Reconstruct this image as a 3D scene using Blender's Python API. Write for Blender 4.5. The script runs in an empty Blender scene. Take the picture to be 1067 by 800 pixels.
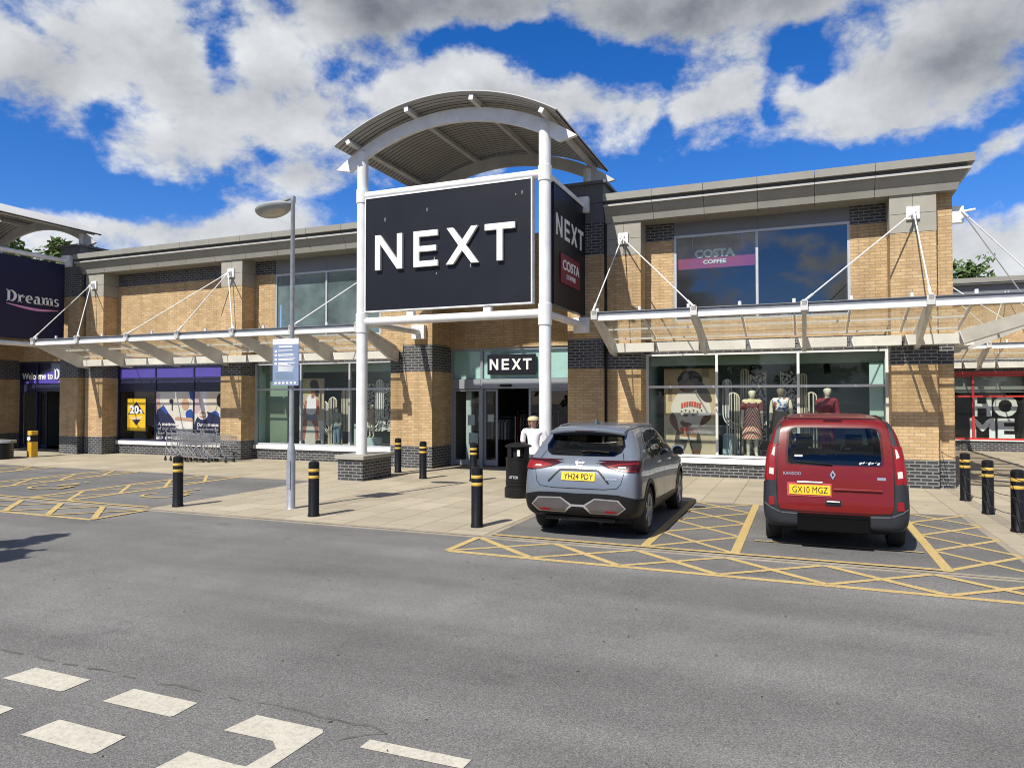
import bpy, bmesh, math, random
import numpy as np
from mathutils import Vector, Matrix
from mathutils.bvhtree import BVHTree
random.seed(7)
R = math.radians
SC = bpy.context.scene
COL = SC.collection

# ------------------------------------------------------------------ camera, sky, sun, exposure
cam = bpy.data.cameras.new('camera'); camo = bpy.data.objects.new('camera', cam); COL.objects.link(camo)
cam.sensor_width = 36.0; cam.lens = 24.82; cam.clip_start = 0.05; cam.clip_end = 3000
camo.location = (0, 0, 1.92)
camo.rotation_euler = (R(90 + 1.285), 0, R(22.357))
SC.camera = camo

SUN = Vector((-0.21, -0.85, 1.0)).normalized()          # towards the sun
sl = bpy.data.lights.new('sun', 'SUN'); sl.energy = 5.0; sl.angle = R(0.53); sl.color = (1.0, 0.955, 0.88)
so = bpy.data.objects.new('sun', sl); COL.objects.link(so)
so.rotation_euler = SUN.to_track_quat('Z', 'Y').to_euler(); so.location = (-5, -20, 30)

vs = SC.view_settings
vs.view_transform = 'Standard'; vs.look = 'None'; vs.gamma = 1.0; vs.use_curve_mapping = False; vs.exposure = 0.25
SC.render.engine = 'CYCLES'
SC.cycles.max_bounces = 8; SC.cycles.transparent_max_bounces = 16
SC.cycles.caustics_reflective = False; SC.cycles.caustics_refractive = False
SC.cycles.sample_clamp_indirect = 4.0
SC.cycles.use_denoising = True; SC.cycles.filter_width = 1.05

world = bpy.data.worlds.new('World'); SC.world = world; world.use_nodes = True
wt = world.node_tree; wt.nodes.clear()
def WN(t, **k):
    n = wt.nodes.new(t)
    for a, b in k.items(): setattr(n, a, b)
    return n
def wlink(a, b): wt.links.new(a, b)
def wset(inp, v):
    if isinstance(v, bpy.types.NodeSocket): wlink(v, inp)
    else: inp.default_value = v
def wm(op, a, b=None, c=None, clamp=False):
    n = WN('ShaderNodeMath', operation=op, use_clamp=clamp)
    wset(n.inputs[0], a)
    if b is not None: wset(n.inputs[1], b)
    if c is not None: wset(n.inputs[2], c)
    return n.outputs[0]
def wmr(v, a, b, c=0.0, d=1.0, it='SMOOTHSTEP'):
    n = WN('ShaderNodeMapRange', interpolation_type=it); n.clamp = True if it == 'LINEAR' else n.clamp
    wset(n.inputs[0], v); wset(n.inputs[1], a); wset(n.inputs[2], b); wset(n.inputs[3], c); wset(n.inputs[4], d)
    return n.outputs[0]
def wnoise(vec, scale, detail, rough, dist=0.0):
    n = WN('ShaderNodeTexNoise'); wlink(vec, n.inputs['Vector'])
    n.inputs['Scale'].default_value = scale; n.inputs['Detail'].default_value = detail
    n.inputs['Roughness'].default_value = rough; n.inputs['Distortion'].default_value = dist
    return n
tc = WN('ShaderNodeTexCoord')
sky = WN('ShaderNodeTexSky', sky_type='NISHITA'); sky.sun_disc = False
sky.sun_elevation = math.asin(SUN.z); sky.sun_rotation = math.atan2(SUN.x, SUN.y)
sky.air_density = 1.0; sky.dust_density = 0.1; sky.ozone_density = 4.0; sky.altitude = 50
hs = WN('ShaderNodeHueSaturation'); hs.inputs['Saturation'].default_value = 1.35; hs.inputs['Value'].default_value = 1.0
wlink(sky.outputs[0], hs.inputs['Color'])
# cumulus field: soft masses placed by azimuth and elevation, broken up by fractal noise
warp = wnoise(tc.outputs['Generated'], 5.0, 5.0, 0.6)
wv = WN('ShaderNodeVectorMath', operation='MULTIPLY_ADD')
wlink(warp.outputs['Color'], wv.inputs[0]); wv.inputs[1].default_value = (0.15, 0.15, 0.10); wlink(tc.outputs['Generated'], wv.inputs[2])
wo = WN('ShaderNodeVectorMath', operation='SUBTRACT'); wlink(wv.outputs[0], wo.inputs[0]); wo.inputs[1].default_value = (0.075, 0.075, 0.05)
sx = WN('ShaderNodeSeparateXYZ'); wlink(wo.outputs[0], sx.inputs[0])
AZ = wm('ARCTAN2', sx.outputs[0], sx.outputs[1]); EL = wm('ARCSINE', sx.outputs[2])
def blob_field(blobs):
    tot = None
    for a, e, ra, re, w in blobs:
        u = wm('MULTIPLY', wm('SUBTRACT', AZ, a), 1 / ra); v = wm('MULTIPLY', wm('SUBTRACT', EL, e), 1 / re)
        r2 = wm('MULTIPLY_ADD', u, u, wm('MULTIPLY', v, v))
        g = wm('MULTIPLY', wm('EXPONENT', wm('MULTIPLY', r2, -0.9)), w)
        tot = g if tot is None else wm('ADD', tot, g)
    return tot
CLOUDS = [(-0.981, 0.358, 0.08, 0.061, 0.9), (-0.892, 0.436, 0.06, 0.044, 0.7), (-0.731, 0.366, 0.153, 0.082, 1.15), (-0.572, 0.501, 0.191, 0.043, 1.0), (-0.801, 0.218, 0.184, 0.031, 1.15), (-0.45, 0.391, 0.096, 0.046, 0.95), (-0.272, 0.398, 0.093, 0.035, 1.0), (-0.12, 0.387, 0.081, 0.029, 1.0), (-0.088, 0.501, 0.351, 0.04, 1.25), (0.209, 0.399, 0.088, 0.062, 1.2), (0.092, 0.367, 0.082, 0.044, 1.1), (0.2, 0.278, 0.024, 0.015, 1.0), (0.22, 0.179, 0.053, 0.045, 1.2), (-0.166, 0.336, 0.077, 0.014, 0.4), (-0.662, 0.29, 0.078, 0.024, 0.6), (-0.545, 0.417, 0.081, 0.034, 0.6), (-0.885, 0.352, 0.048, 0.015, -0.75), (-0.914, 0.326, 0.027, 0.019, -0.6), (-0.941, 0.253, 0.128, 0.028, -1.3), (-0.464, 0.474, 0.075, 0.026, -1.0), (-0.354, 0.466, 0.062, 0.015, -0.9), (-0.252, 0.443, 0.053, 0.014, -0.9), (0.011, 0.434, 0.034, 0.019, -0.75), (0.04, 0.4, 0.029, 0.015, -0.55), (-0.021, 0.418, 0.017, 0.021, -0.4), (-0.065, 0.286, 0.243, 0.029, -1.1), (-0.795, 0.439, 0.028, 0.035, -0.85), (-0.644, 0.426, 0.026, 0.029, -0.6), (-0.712, 0.316, 0.017, 0.012, -0.5), (-0.571, 0.277, 0.08, 0.017, -0.4), (0.178, 0.239, 0.056, 0.02, -0.8), (-1.005, 0.405, 0.023, 0.013, -0.4), (-0.598, 0.43, 0.024, 0.022, -0.4), (-0.197, 0.382, 0.013, 0.03, -0.6), (-0.034, 0.378, 0.012, 0.024, -0.6), (-0.333, 0.441, 0.055, 0.01, -0.5)]
GREYS = [(-0.088, 0.501, 0.325, 0.059, 0.95), (-0.532, 0.516, 0.15, 0.049, 0.75), (0.218, 0.372, 0.087, 0.067, 0.85), (-1.004, 0.351, 0.057, 0.049, 0.28), (-0.938, 0.416, 0.106, 0.039, 0.25), (-0.662, 0.29, 0.158, 0.03, 0.2), (-0.286, 0.375, 0.133, 0.024, 0.18), (0.097, 0.336, 0.072, 0.017, 0.15)]
st = WN('ShaderNodeVectorMath', operation='MULTIPLY'); wlink(tc.outputs['Generated'], st.inputs[0]); st.inputs[1].default_value = (1, 1, 1.5)
n1 = wnoise(st.outputs[0], 6.5, 11.0, 0.62, 0.1)
n0 = wnoise(st.outputs[0], 4.2, 4.0, 0.55)
# away from the modelled masses (behind and beside the camera) a general half-covered sky
side = wmr(wm('ABSOLUTE', wm('ADD', AZ, 0.39)), 0.75, 1.1)
high = wmr(EL, 0.56, 0.75)
gen = wm('MULTIPLY', wm('MAXIMUM', side, high), wm('MULTIPLY_ADD', n0.outputs[0], 9.0, -4.1))
cover = wm('ADD', blob_field(CLOUDS), gen)
dens = wm('ADD', cover, wm('MULTIPLY_ADD', n1.outputs[0], 4.2, -2.28))
mask = wmr(dens, -0.20, 0.60)
# sunlit side: the field sampled a little towards the sun
so_v = WN('ShaderNodeVectorMath', operation='ADD'); wlink(st.outputs[0], so_v.inputs[0]); so_v.inputs[1].default_value = (-0.012, -0.02, 0.06)
n2 = wnoise(so_v.outputs[0], 6.5, 6.0, 0.58, 0.1)
relief = wm('SUBTRACT', n1.outputs[0], n2.outputs[0])
grey = wm('ADD', blob_field(GREYS), wm('MULTIPLY', wm('MAXIMUM', side, high), wmr(n0.outputs[0], 0.46, 0.62, 0.0, 0.9)))
thick = wmr(dens, 0.1, 1.3)
lum = wm('ADD', 0.84, wm('MULTIPLY', relief, 0.95))
lum = wm('SUBTRACT', lum, wm('MULTIPLY', thick, 0.10))
lum = wm('SUBTRACT', lum, wm('MULTIPLY', grey, 0.44))
lum = wm('MAXIMUM', lum, 0.24)
lum = wm('MINIMUM', lum, 0.97)
cc = WN('ShaderNodeCombineColor')
wlink(wm('MULTIPLY_ADD', lum, 0.975, -0.025), cc.inputs[0]); wlink(wm('MULTIPLY_ADD', lum, 0.985, -0.004), cc.inputs[1]); wlink(wm('MULTIPLY_ADD', lum, 0.97, 0.045), cc.inputs[2])
bg1 = WN('ShaderNodeBackground'); tn = WN('ShaderNodeMix', data_type='RGBA', blend_type='MULTIPLY'); tn.inputs[0].default_value = 1.0; wlink(hs.outputs[0], tn.inputs[6]); tn.inputs[7].default_value = (0.95, 0.92, 1.22, 1); wlink(tn.outputs[2], bg1.inputs[0]); bg1.inputs[1].default_value = 0.10
bg2 = WN('ShaderNodeBackground'); wlink(cc.outputs[0], bg2.inputs[0]); bg2.inputs[1].default_value = 0.74
mx = WN('ShaderNodeMixShader'); wlink(mask, mx.inputs[0]); wlink(bg1.outputs[0], mx.inputs[1]); wlink(bg2.outputs[0], mx.inputs[2])
wout = WN('ShaderNodeOutputWorld'); wlink(mx.outputs[0], wout.inputs[0])

# ------------------------------------------------------------------ helpers
def tag(o, label=None, cat=None, group=None, kind=None):
    if label: o['label'] = label
    if cat: o['category'] = cat
    if group: o['group'] = group
    if kind: o['kind'] = kind
    return o
def thing(name, label, cat, loc=(0, 0, 0), rz=0.0, group=None):
    o = bpy.data.objects.new(name, None); COL.objects.link(o); o.empty_display_size = 0.2
    o.location = loc; o.rotation_euler = (0, 0, rz)
    return tag(o, label, cat, group)
class MB:
    def __init__(s): s.v = []; s.f = []; s.m = []
    def add(s, vs_, fs, mi=0):
        b = len(s.v); s.v += [tuple(p) for p in vs_]
        s.f += [tuple(b + i for i in f) for f in fs]; s.m += [mi] * len(fs); return s
    def box(s, x0, x1, y0, y1, z0, z1, mi=0):
        return s.add([(x0, y0, z0), (x1, y0, z0), (x1, y1, z0), (x0, y1, z0), (x0, y0, z1), (x1, y0, z1), (x1, y1, z1), (x0, y1, z1)],
                     [(3, 2, 1, 0), (4, 5, 6, 7), (0, 1, 5, 4), (1, 2, 6, 5), (2, 3, 7, 6), (3, 0, 4, 7)], mi)
    def prism(s, poly, ax, a, b, mi=0):
        n = len(poly)
        def P(p, t): return {'x': (t, p[0], p[1]), 'y': (p[0], t, p[1]), 'z': (p[0], p[1], t)}[ax]
        vs_ = [P(p, a) for p in poly] + [P(p, b) for p in poly]
        return s.add(vs_, [tuple(range(n))[::-1], tuple(range(n, 2 * n))] + [(i, (i + 1) % n, n + (i + 1) % n, n + i) for i in range(n)], mi)
    def cyl(s, p0, p1, r0, r1=None, n=12, mi=0):
        return s.tube([p0, p1], [r0, r0 if r1 is None else r1], n, mi)
    def tube(s, pts, r, n=8, mi=0):
        pts = [Vector(p) for p in pts]; k = len(pts)
        rs = r if isinstance(r, (list, tuple)) else [r] * k
        b = []; prev = None
        for i, p in enumerate(pts):
            d = (pts[min(i + 1, k - 1)] - pts[max(i - 1, 0)])
            if d.length < 1e-9: d = Vector((0, 0, 1))
            d.normalize()
            if prev is None:
                u = d.orthogonal().normalized()
            else:
                u = prev - d * prev.dot(d)
                u = u.normalized() if u.length > 1e-6 else d.orthogonal().normalized()
            prev = u; w = d.cross(u)
            b += [p + (u * math.cos(2 * math.pi * j / n) + w * math.sin(2 * math.pi * j / n)) * rs[i] for j in range(n)]
        fs = [(i * n + j, i * n + (j + 1) % n, (i + 1) * n + (j + 1) % n, (i + 1) * n + j) for i in range(k - 1) for j in range(n)]
        fs += [tuple(range(n))[::-1], tuple((k - 1) * n + j for j in range(n))]
        return s.add(b, fs, mi)
    def lathe(s, prof, c=(0, 0, 0), n=24, mi=0, axis='z'):
        vs_ = []
        for r, z in prof:
            for j in range(n):
                a = 2 * math.pi * j / n; u, w = r * math.cos(a), r * math.sin(a)
                p = (u, w, z) if axis == 'z' else (z, u, w) if axis == 'x' else (u, z, w)
                vs_.append((c[0] + p[0], c[1] + p[1], c[2] + p[2]))
        k = len(prof)
        fs = [(i * n + j, i * n + (j + 1) % n, (i + 1) * n + (j + 1) % n, (i + 1) * n + j) for i in range(k - 1) for j in range(n)]
        if prof[0] == prof[-1]: return s.add(vs_, fs, mi)
        if prof[0][0] > 1e-6: fs.append(tuple(range(n))[::-1])
        if prof[-1][0] > 1e-6: fs.append(tuple((k - 1) * n + j for j in range(n)))
        return s.add(vs_, fs, mi)
    def quad(s, a, b, c, d, mi=0): return s.add([a, b, c, d], [(0, 1, 2, 3)], mi)
    def xf(s, M):
        s.v = [tuple(M @ Vector(p)) for p in s.v]; return s
    def merge(s, o, M=None, mi=None):
        vs_ = [tuple(M @ Vector(p)) for p in o.v] if M else o.v
        b = len(s.v); s.v += vs_; s.f += [tuple(b + i for i in f) for f in o.f]
        s.m += ([mi] * len(o.f) if mi is not None else o.m); return s
    def build(s, name, mat, parent=None, smooth=False, world=True, bevel=0.0, recalc=True):
        off = parent.location if (parent is not None and world and parent.type == 'EMPTY') else Vector((0, 0, 0))
        if parent is not None and world and parent.type != 'EMPTY' and parent.parent is not None: off = parent.parent.location
        me = bpy.data.meshes.new(name)
        me.from_pydata([(p[0] - off[0], p[1] - off[1], p[2] - off[2]) for p in s.v], [], s.f)
        mats = mat if isinstance(mat, (list, tuple)) else [mat]
        for m in mats: me.materials.append(m)
        me.polygons.foreach_set('material_index', s.m)
        bm = bmesh.new(); bm.from_mesh(me)
        bmesh.ops.remove_doubles(bm, verts=bm.verts, dist=1e-5)
        if recalc: bmesh.ops.recalc_face_normals(bm, faces=bm.faces)
        if bevel > 0:
            es = [e for e in bm.edges if len(e.link_faces) == 2 and e.calc_face_angle(0) > 0.6]
            bmesh.ops.bevel(bm, geom=es, offset=bevel, segments=1, affect='EDGES', clamp_overlap=True)
        bm.to_mesh(me); bm.free()
        if smooth:
            me.polygons.foreach_set('use_smooth', [True] * len(me.polygons))
            try: me.set_sharp_from_angle(angle=R(40))
            except Exception: pass
        o = bpy.data.objects.new(name, me); COL.objects.link(o)
        if parent is not None: o.parent = parent
        return o
def copy_tree(o, parent=None):
    c = o.copy(); COL.objects.link(c); c.parent = parent
    for ch in list(o.children): copy_tree(ch, c)
    return c
def top(name, mb, mat, label, cat, group=None, kind=None, **k):
    return tag(mb.build(name, mat, None, **k), label, cat, group, kind)

def text_mb(s, size=1.0, bold=0.0, depth=0.0, align='LEFT', mi=0, sx=1.0, space=1.0):
    cu = bpy.data.curves.new('lettering', 'FONT'); cu.body = s; cu.size = size; cu.offset = bold; cu.extrude = depth
    cu.align_x = align; cu.space_character = space; cu.resolution_u = 3
    ob = bpy.data.objects.new('lettering', cu); COL.objects.link(ob)
    dg = bpy.context.evaluated_depsgraph_get(); me = ob.evaluated_get(dg).to_mesh()
    b = MB(); b.add([(v.co.x * sx, v.co.y, v.co.z) for v in me.vertices], [tuple(p.vertices) for p in me.polygons], mi)
    ob.evaluated_get(dg).to_mesh_clear(); bpy.data.objects.remove(ob); bpy.data.curves.remove(cu)
    return b
FACE_S = Matrix(((1, 0, 0, 0), (0, 0, -1, 0), (0, 1, 0, 0), (0, 0, 0, 1)))     # text x -> +X, y -> +Z, facing -Y
FACE_E = Matrix(((0, 0, 1, 0), (1, 0, 0, 0), (0, 1, 0, 0), (0, 0, 0, 1)))      # text x -> +Y, y -> +Z, facing +X
def TR(x, y, z): return Matrix.Translation((x, y, z))

def fwidth(b):
    xs = [p[0] for p in b.v]; return min(xs), max(xs)
def fit_text(s, x0, x1, h, bold=0.0, depth=0.0, mi=0, space=1.0):
    b = text_mb(s, 1.0, bold, depth, mi=mi, space=space)
    a, c = fwidth(b); ys = [p[1] for p in b.v]; y0, y1 = min(ys), max(ys)
    k = (x1 - x0) / (c - a); q = h / (y1 - y0)
    b.v = [((p[0] - a) * k + x0, (p[1] - y0) * q, p[2]) for p in b.v]
    return b
# ------------------------------------------------------------------ materials
MATS = {}
def nt(name):
    m = bpy.data.materials.new(name); m.use_nodes = True; t = m.node_tree
    return m, t, t.nodes['Principled BSDF']
def NN(t, ty, **k):
    n = t.nodes.new(ty)
    for a, b in k.items(): setattr(n, a, b)
    return n
def geo_pos(t): return NN(t, 'ShaderNodeNewGeometry').outputs['Position']
def noise(t, vec, scale, detail=4, rough=0.55):
    n = NN(t, 'ShaderNodeTexNoise'); n.inputs['Scale'].default_value = scale; n.inputs['Detail'].default_value = detail
    n.inputs['Roughness'].default_value = rough
    if vec is not None: t.links.new(vec, n.inputs['Vector'])
    return n.outputs[0]
def ramp(t, v, stops):
    n = NN(t, 'ShaderNodeValToRGB'); cr = n.color_ramp
    while len(cr.elements) < len(stops): cr.elements.new(0.5)
    for e, (p, c) in zip(cr.elements, stops):
        e.position = p; e.color = (c[0], c[1], c[2], 1) if isinstance(c, (tuple, list)) else (c, c, c, 1)
    t.links.new(v, n.inputs[0]); return n.outputs[0]
def mixc(t, f, a, b, mode='MIX'):
    n = NN(t, 'ShaderNodeMix', data_type='RGBA', blend_type=mode)
    for i, v in ((0, f), (6, a), (7, b)):
        if isinstance(v, bpy.types.NodeSocket): t.links.new(v, n.inputs[i])
        elif i == 0: n.inputs[0].default_value = v
        else: n.inputs[i].default_value = (*v[:3], 1)
    return n.outputs[2]
def bump(t, p, h, strength, dist=0.01):
    n = NN(t, 'ShaderNodeBump'); n.inputs['Strength'].default_value = strength; n.inputs['Distance'].default_value = dist
    t.links.new(h, n.inputs['Height']); t.links.new(n.outputs[0], p.inputs['Normal'])
def plain(name, c, rough=0.5, metal=0.0, var=0.08, vs_=6.0, coat=0.0, spec=0.5, rv=0.0, bmp=0.0):
    m, t, p = nt(name)
    tcn = NN(t, 'ShaderNodeTexCoord').outputs['Object']
    n = noise(t, tcn, vs_, 5, 0.6)
    lo = tuple(x * (1 - var) for x in c); hi = tuple(min(1, x * (1 + var)) for x in c)
    col = ramp(t, n, [(0.3, lo), (0.7, hi)])
    t.links.new(col, p.inputs['Base Color'])
    p.inputs['Metallic'].default_value = metal; p.inputs['Specular IOR Level'].default_value = spec
    if rv:
        r = NN(t, 'ShaderNodeMapRange'); t.links.new(n, r.inputs[0]); r.inputs[3].default_value = max(0, rough - rv); r.inputs[4].default_value = rough + rv
        t.links.new(r.outputs[0], p.inputs['Roughness'])
    else: p.inputs['Roughness'].default_value = rough
    p.inputs['Coat Weight'].default_value = coat; p.inputs['Coat Roughness'].default_value = 0.05
    if bmp: bump(t, p, noise(t, tcn, vs_ * 6, 3), bmp, 0.01)
    return m
def wall_uv(t):
    g = NN(t, 'ShaderNodeNewGeometry'); s = NN(t, 'ShaderNodeSeparateXYZ'); t.links.new(g.outputs['Position'], s.inputs[0])
    sn = NN(t, 'ShaderNodeSeparateXYZ'); t.links.new(g.outputs['True Normal'], sn.inputs[0])
    ab = NN(t, 'ShaderNodeMath', operation='ABSOLUTE'); t.links.new(sn.outputs[0], ab.inputs[0])
    gt = NN(t, 'ShaderNodeMath', operation='GREATER_THAN'); t.links.new(ab.outputs[0], gt.inputs[0]); gt.inputs[1].default_value = 0.5
    mx_ = NN(t, 'ShaderNodeMix', data_type='FLOAT'); t.links.new(gt.outputs[0], mx_.inputs[0]); t.links.new(s.outputs[0], mx_.inputs[2]); t.links.new(s.outputs[1], mx_.inputs[3])
    c = NN(t, 'ShaderNodeCombineXYZ'); t.links.new(mx_.outputs[0], c.inputs[0]); t.links.new(s.outputs[2], c.inputs[1])
    return c.outputs[0], g.outputs['Position']
def brick(name, c1, c2, mortar, rough=0.85, msize=0.011, spread=0.12, bw=0.225, rh=0.075, stain=0.15, spec=0.3):
    m, t, p = nt(name); uv, pos = wall_uv(t)
    b = NN(t, 'ShaderNodeTexBrick'); t.links.new(uv, b.inputs['Vector'])
    b.inputs['Scale'].default_value = 1.0; b.inputs['Brick Width'].default_value = bw; b.inputs['Row Height'].default_value = rh
    b.inputs['Mortar Size'].default_value = msize; b.inputs['Mortar Smooth'].default_value = 0.15; b.inputs['Bias'].default_value = 0.0
    b.inputs['Color1'].default_value = (*c1, 1); b.inputs['Color2'].default_value = (*c2, 1); b.inputs['Mortar'].default_value = (*mortar, 1)
    n = noise(t, pos, 0.9, 4, 0.6)
    f = ramp(t, n, [(0.3, 1 - stain), (0.7, 1 + stain * 0.4)])
    mps = NN(t, 'ShaderNodeMapping'); mps.inputs['Scale'].default_value = (2.2, 2.2, 0.16); t.links.new(pos, mps.inputs[0])
    f = mixc(t, 1.0, f, ramp(t, noise(t, mps.outputs[0], 1.6, 5, 0.65), [(0.32, 0.80), (0.55, 1.02)]), 'MULTIPLY')
    fine = ramp(t, noise(t, pos, 45, 2, 0.5), [(0.25, 1 - spread), (0.75, 1 + spread)])
    col = mixc(t, 1.0, b.outputs['Color'], f, 'MULTIPLY'); col = mixc(t, 1.0, col, fine, 'MULTIPLY')
    t.links.new(col, p.inputs['Base Color']); p.inputs['Roughness'].default_value = rough; p.inputs['Specular IOR Level'].default_value = spec
    iv = NN(t, 'ShaderNodeMath', operation='SUBTRACT'); iv.inputs[0].default_value = 1.0; t.links.new(b.outputs['Fac'], iv.inputs[1])
    bump(t, p, iv.outputs[0], 0.5, 0.008)
    return m
BUFF = brick('buff_brick', (0.475, 0.315, 0.155), (0.60, 0.425, 0.228), (0.37, 0.275, 0.17), msize=0.009)
DARK = brick('dark_engineering_brick', (0.022, 0.024, 0.030), (0.055, 0.059, 0.069), (0.25, 0.24, 0.215), rough=0.55, stain=0.1, spec=0.5)
CONC = plain('cast_stone', (0.33, 0.31, 0.26), 0.85, var=0.10, vs_=1.6, bmp=0.15)
CORN = plain('cornice_panels', (0.255, 0.245, 0.21), 0.6, var=0.10, vs_=1.2)
CORN2 = plain('cornice_lip', (0.42, 0.41, 0.38), 0.5, var=0.08, vs_=1.2)
GREYP = plain('grey_spandrel', (0.17, 0.18, 0.19), 0.45, var=0.05, vs_=0.8)
ALU = plain('window_frame_grey', (0.48, 0.50, 0.52), 0.4, 0.2, 0.06)
ALUW = plain('white_frame', (0.72, 0.72, 0.70), 0.4, 0, 0.05)
ALUD = plain('door_frame_grey', (0.30, 0.32, 0.34), 0.4, 0.2, 0.06)
NAVYF = plain('navy_frame', (0.018, 0.02, 0.055), 0.4, 0, 0.06)
WHITE = plain('white_steel_paint', (0.74, 0.74, 0.73), 0.38, 0, 0.10, 3.0, rv=0.1)
CREAM = plain('aged_white_steel', (0.55, 0.545, 0.52), 0.5, 0, 0.14, 2.0)
GUTW = plain('white_gutter', (0.74, 0.73, 0.69), 0.5, 0, 0.10, 1.5)
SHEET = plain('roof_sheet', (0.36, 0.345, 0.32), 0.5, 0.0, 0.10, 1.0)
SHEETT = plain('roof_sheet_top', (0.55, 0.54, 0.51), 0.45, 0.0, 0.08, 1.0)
LEADG = plain('dark_grey_cladding', (0.10, 0.10, 0.10), 0.6, 0, 0.15, 2.0)
ROOFM = plain('flat_roof_felt', (0.10, 0.10, 0.10), 0.9)
SIGNB = plain('black_sign_panel', (0.012, 0.013, 0.019), 0.42, 0, 0.12, 1.0, rv=0.06, spec=0.25)
SIGNN = plain('navy_sign_panel', (0.016, 0.018, 0.055), 0.42, 0, 0.10, 1.0, spec=0.25)
LETW = plain('white_lettering', (0.82, 0.82, 0.80), 0.4, 0, 0.03)
LETP = plain('pink_lettering', (0.62, 0.16, 0.36), 0.45)
COSTA = plain('maroon_sign', (0.17, 0.012, 0.038), 0.4, 0, 0.08)
COSTA2 = plain('magenta_band', (0.30, 0.02, 0.105), 0.45, 0, 0.06)
COSTAD = plain('dark_plum_band', (0.055, 0.016, 0.045), 0.4, 0, 0.06)
TEAL = plain('teal_vinyl', (0.42, 0.62, 0.59), 0.35, 0, 0.06, 0.8)
BLACKP = plain('black_plastic', (0.008, 0.008, 0.0085), 0.45, 0, 0.15, 8, rv=0.08, spec=0.3)
BOLL = plain('black_bollard_paint', (0.007, 0.007, 0.0075), 0.40, 0, 0.2, 9, rv=0.1, spec=0.32)
YBAND = plain('yellow_reflective_band', (0.62, 0.40, 0.07), 0.45, 0, 0.1)
GBAND = plain('dull_band', (0.33, 0.30, 0.22), 0.5, 0, 0.2)
GALV = plain('galvanised_steel', (0.42, 0.44, 0.47), 0.42, 0.55, 0.14, 10, rv=0.1)
CHROME = plain('zinc_wire', (0.52, 0.53, 0.55), 0.3, 0.8, 0.06)
RUBBER = plain('tyre_rubber', (0.018, 0.018, 0.019), 0.75, 0, 0.15, 20)
RIM = plain('alloy', (0.42, 0.43, 0.45), 0.35, 0.7, 0.06)
RIMD = plain('dark_alloy', (0.03, 0.03, 0.033), 0.4, 0.3, 0.1)
WOODY = plain('pale_board', (0.62, 0.49, 0.30), 0.6, 0, 0.08)
BLKM = plain('matt_black_board', (0.004, 0.004, 0.004), 0.85, 0, 0.2, 20, spec=0.1)
SKINM = plain('skin', (0.55, 0.31, 0.22), 0.55, 0, 0.06, 12)
SKINT = plain('tanned_skin', (0.34, 0.14, 0.085), 0.55, 0, 0.08, 12)
MANQ = plain('mannequin_cream', (0.66, 0.62, 0.47), 0.4, 0, 0.04)
HAIRB = plain('blonde_hair', (0.58, 0.47, 0.27), 0.55, 0, 0.25, 40)
HAIRD = plain('dark_hair', (0.02, 0.014, 0.012), 0.5, 0, 0.2, 40)
WHITEC = plain('white_cotton', (0.80, 0.78, 0.82), 0.85, 0, 0.05, 14, bmp=0.3)
REDF = plain('red_railing_paint', (0.48, 0.035, 0.03), 0.4, 0, 0.08)
def solid(name, c, rough=0.6): return plain(name, c, rough, 0, 0.05, 5)

def glass(name, tint=(0.9, 0.95, 0.94), base=0.05, gain=1.0, dirt=0.0, film=(0.66, 0.62, 0.52)):
    m = bpy.data.materials.new(name); m.use_nodes = True; t = m.node_tree; t.nodes.clear()
    o = NN(t, 'ShaderNodeOutputMaterial'); tr = NN(t, 'ShaderNodeBsdfTransparent'); gl = NN(t, 'ShaderNodeBsdfGlossy')
    tr.inputs[0].default_value = (*tint, 1); gl.inputs['Roughness'].default_value = 0.015
    lw = NN(t, 'ShaderNodeLayerWeight'); lw.inputs[0].default_value = 0.5
    pw = NN(t, 'ShaderNodeMath', operation='POWER'); t.links.new(lw.outputs['Facing'], pw.inputs[0]); pw.inputs[1].default_value = 4.5
    ma = NN(t, 'ShaderNodeMath', operation='MULTIPLY_ADD'); ma.use_clamp = True
    t.links.new(pw.outputs[0], ma.inputs[0]); ma.inputs[1].default_value = 0.9 * gain; ma.inputs[2].default_value = base
    tcn = NN(t, 'ShaderNodeTexCoord').outputs['Object']
    bp = NN(t, 'ShaderNodeBump'); bp.inputs['Strength'].default_value = 0.04; bp.inputs['Distance'].default_value = 0.05
    t.links.new(noise(t, tcn, 0.7, 1), bp.inputs['Height']); t.links.new(bp.outputs[0], gl.inputs['Normal'])
    mx_ = NN(t, 'ShaderNodeMixShader'); t.links.new(ma.outputs[0], mx_.inputs[0]); t.links.new(tr.outputs[0], mx_.inputs[1]); t.links.new(gl.outputs[0], mx_.inputs[2])
    last = mx_.outputs[0]
    if dirt > 0:
        df = NN(t, 'ShaderNodeBsdfDiffuse'); df.inputs[0].default_value = (*film, 1)
        m2 = NN(t, 'ShaderNodeMixShader'); t.links.new(last, m2.inputs[1]); t.links.new(df.outputs[0], m2.inputs[2])
        r = ramp(t, noise(t, geo_pos(t), 1.3, 5), [(0.3, dirt * 0.4), (0.75, dirt * 1.5)]); t.links.new(r, m2.inputs[0]); last = m2.outputs[0]
    t.links.new(last, o.inputs[0]); return m
GLS = glass('shop_glass', (0.90, 0.95, 0.93), 0.055)
GLU = glass('upper_glass', (0.80, 0.88, 0.88), 0.15, 1.0)
GLF = glass('pale_teal_glass', (0.8, 0.88, 0.88), 0.12, 1.0, 0.26, (0.36, 0.50, 0.50))  # pale teal diffuse layer mixed into the glass
RAILG = plain('grey_beam_rail', (0.24, 0.25, 0.27), 0.45, 0.2, 0.1)
GLC = glass('canopy_glass', (0.95, 0.93, 0.84), 0.06, 1.0, 0.22)
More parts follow.
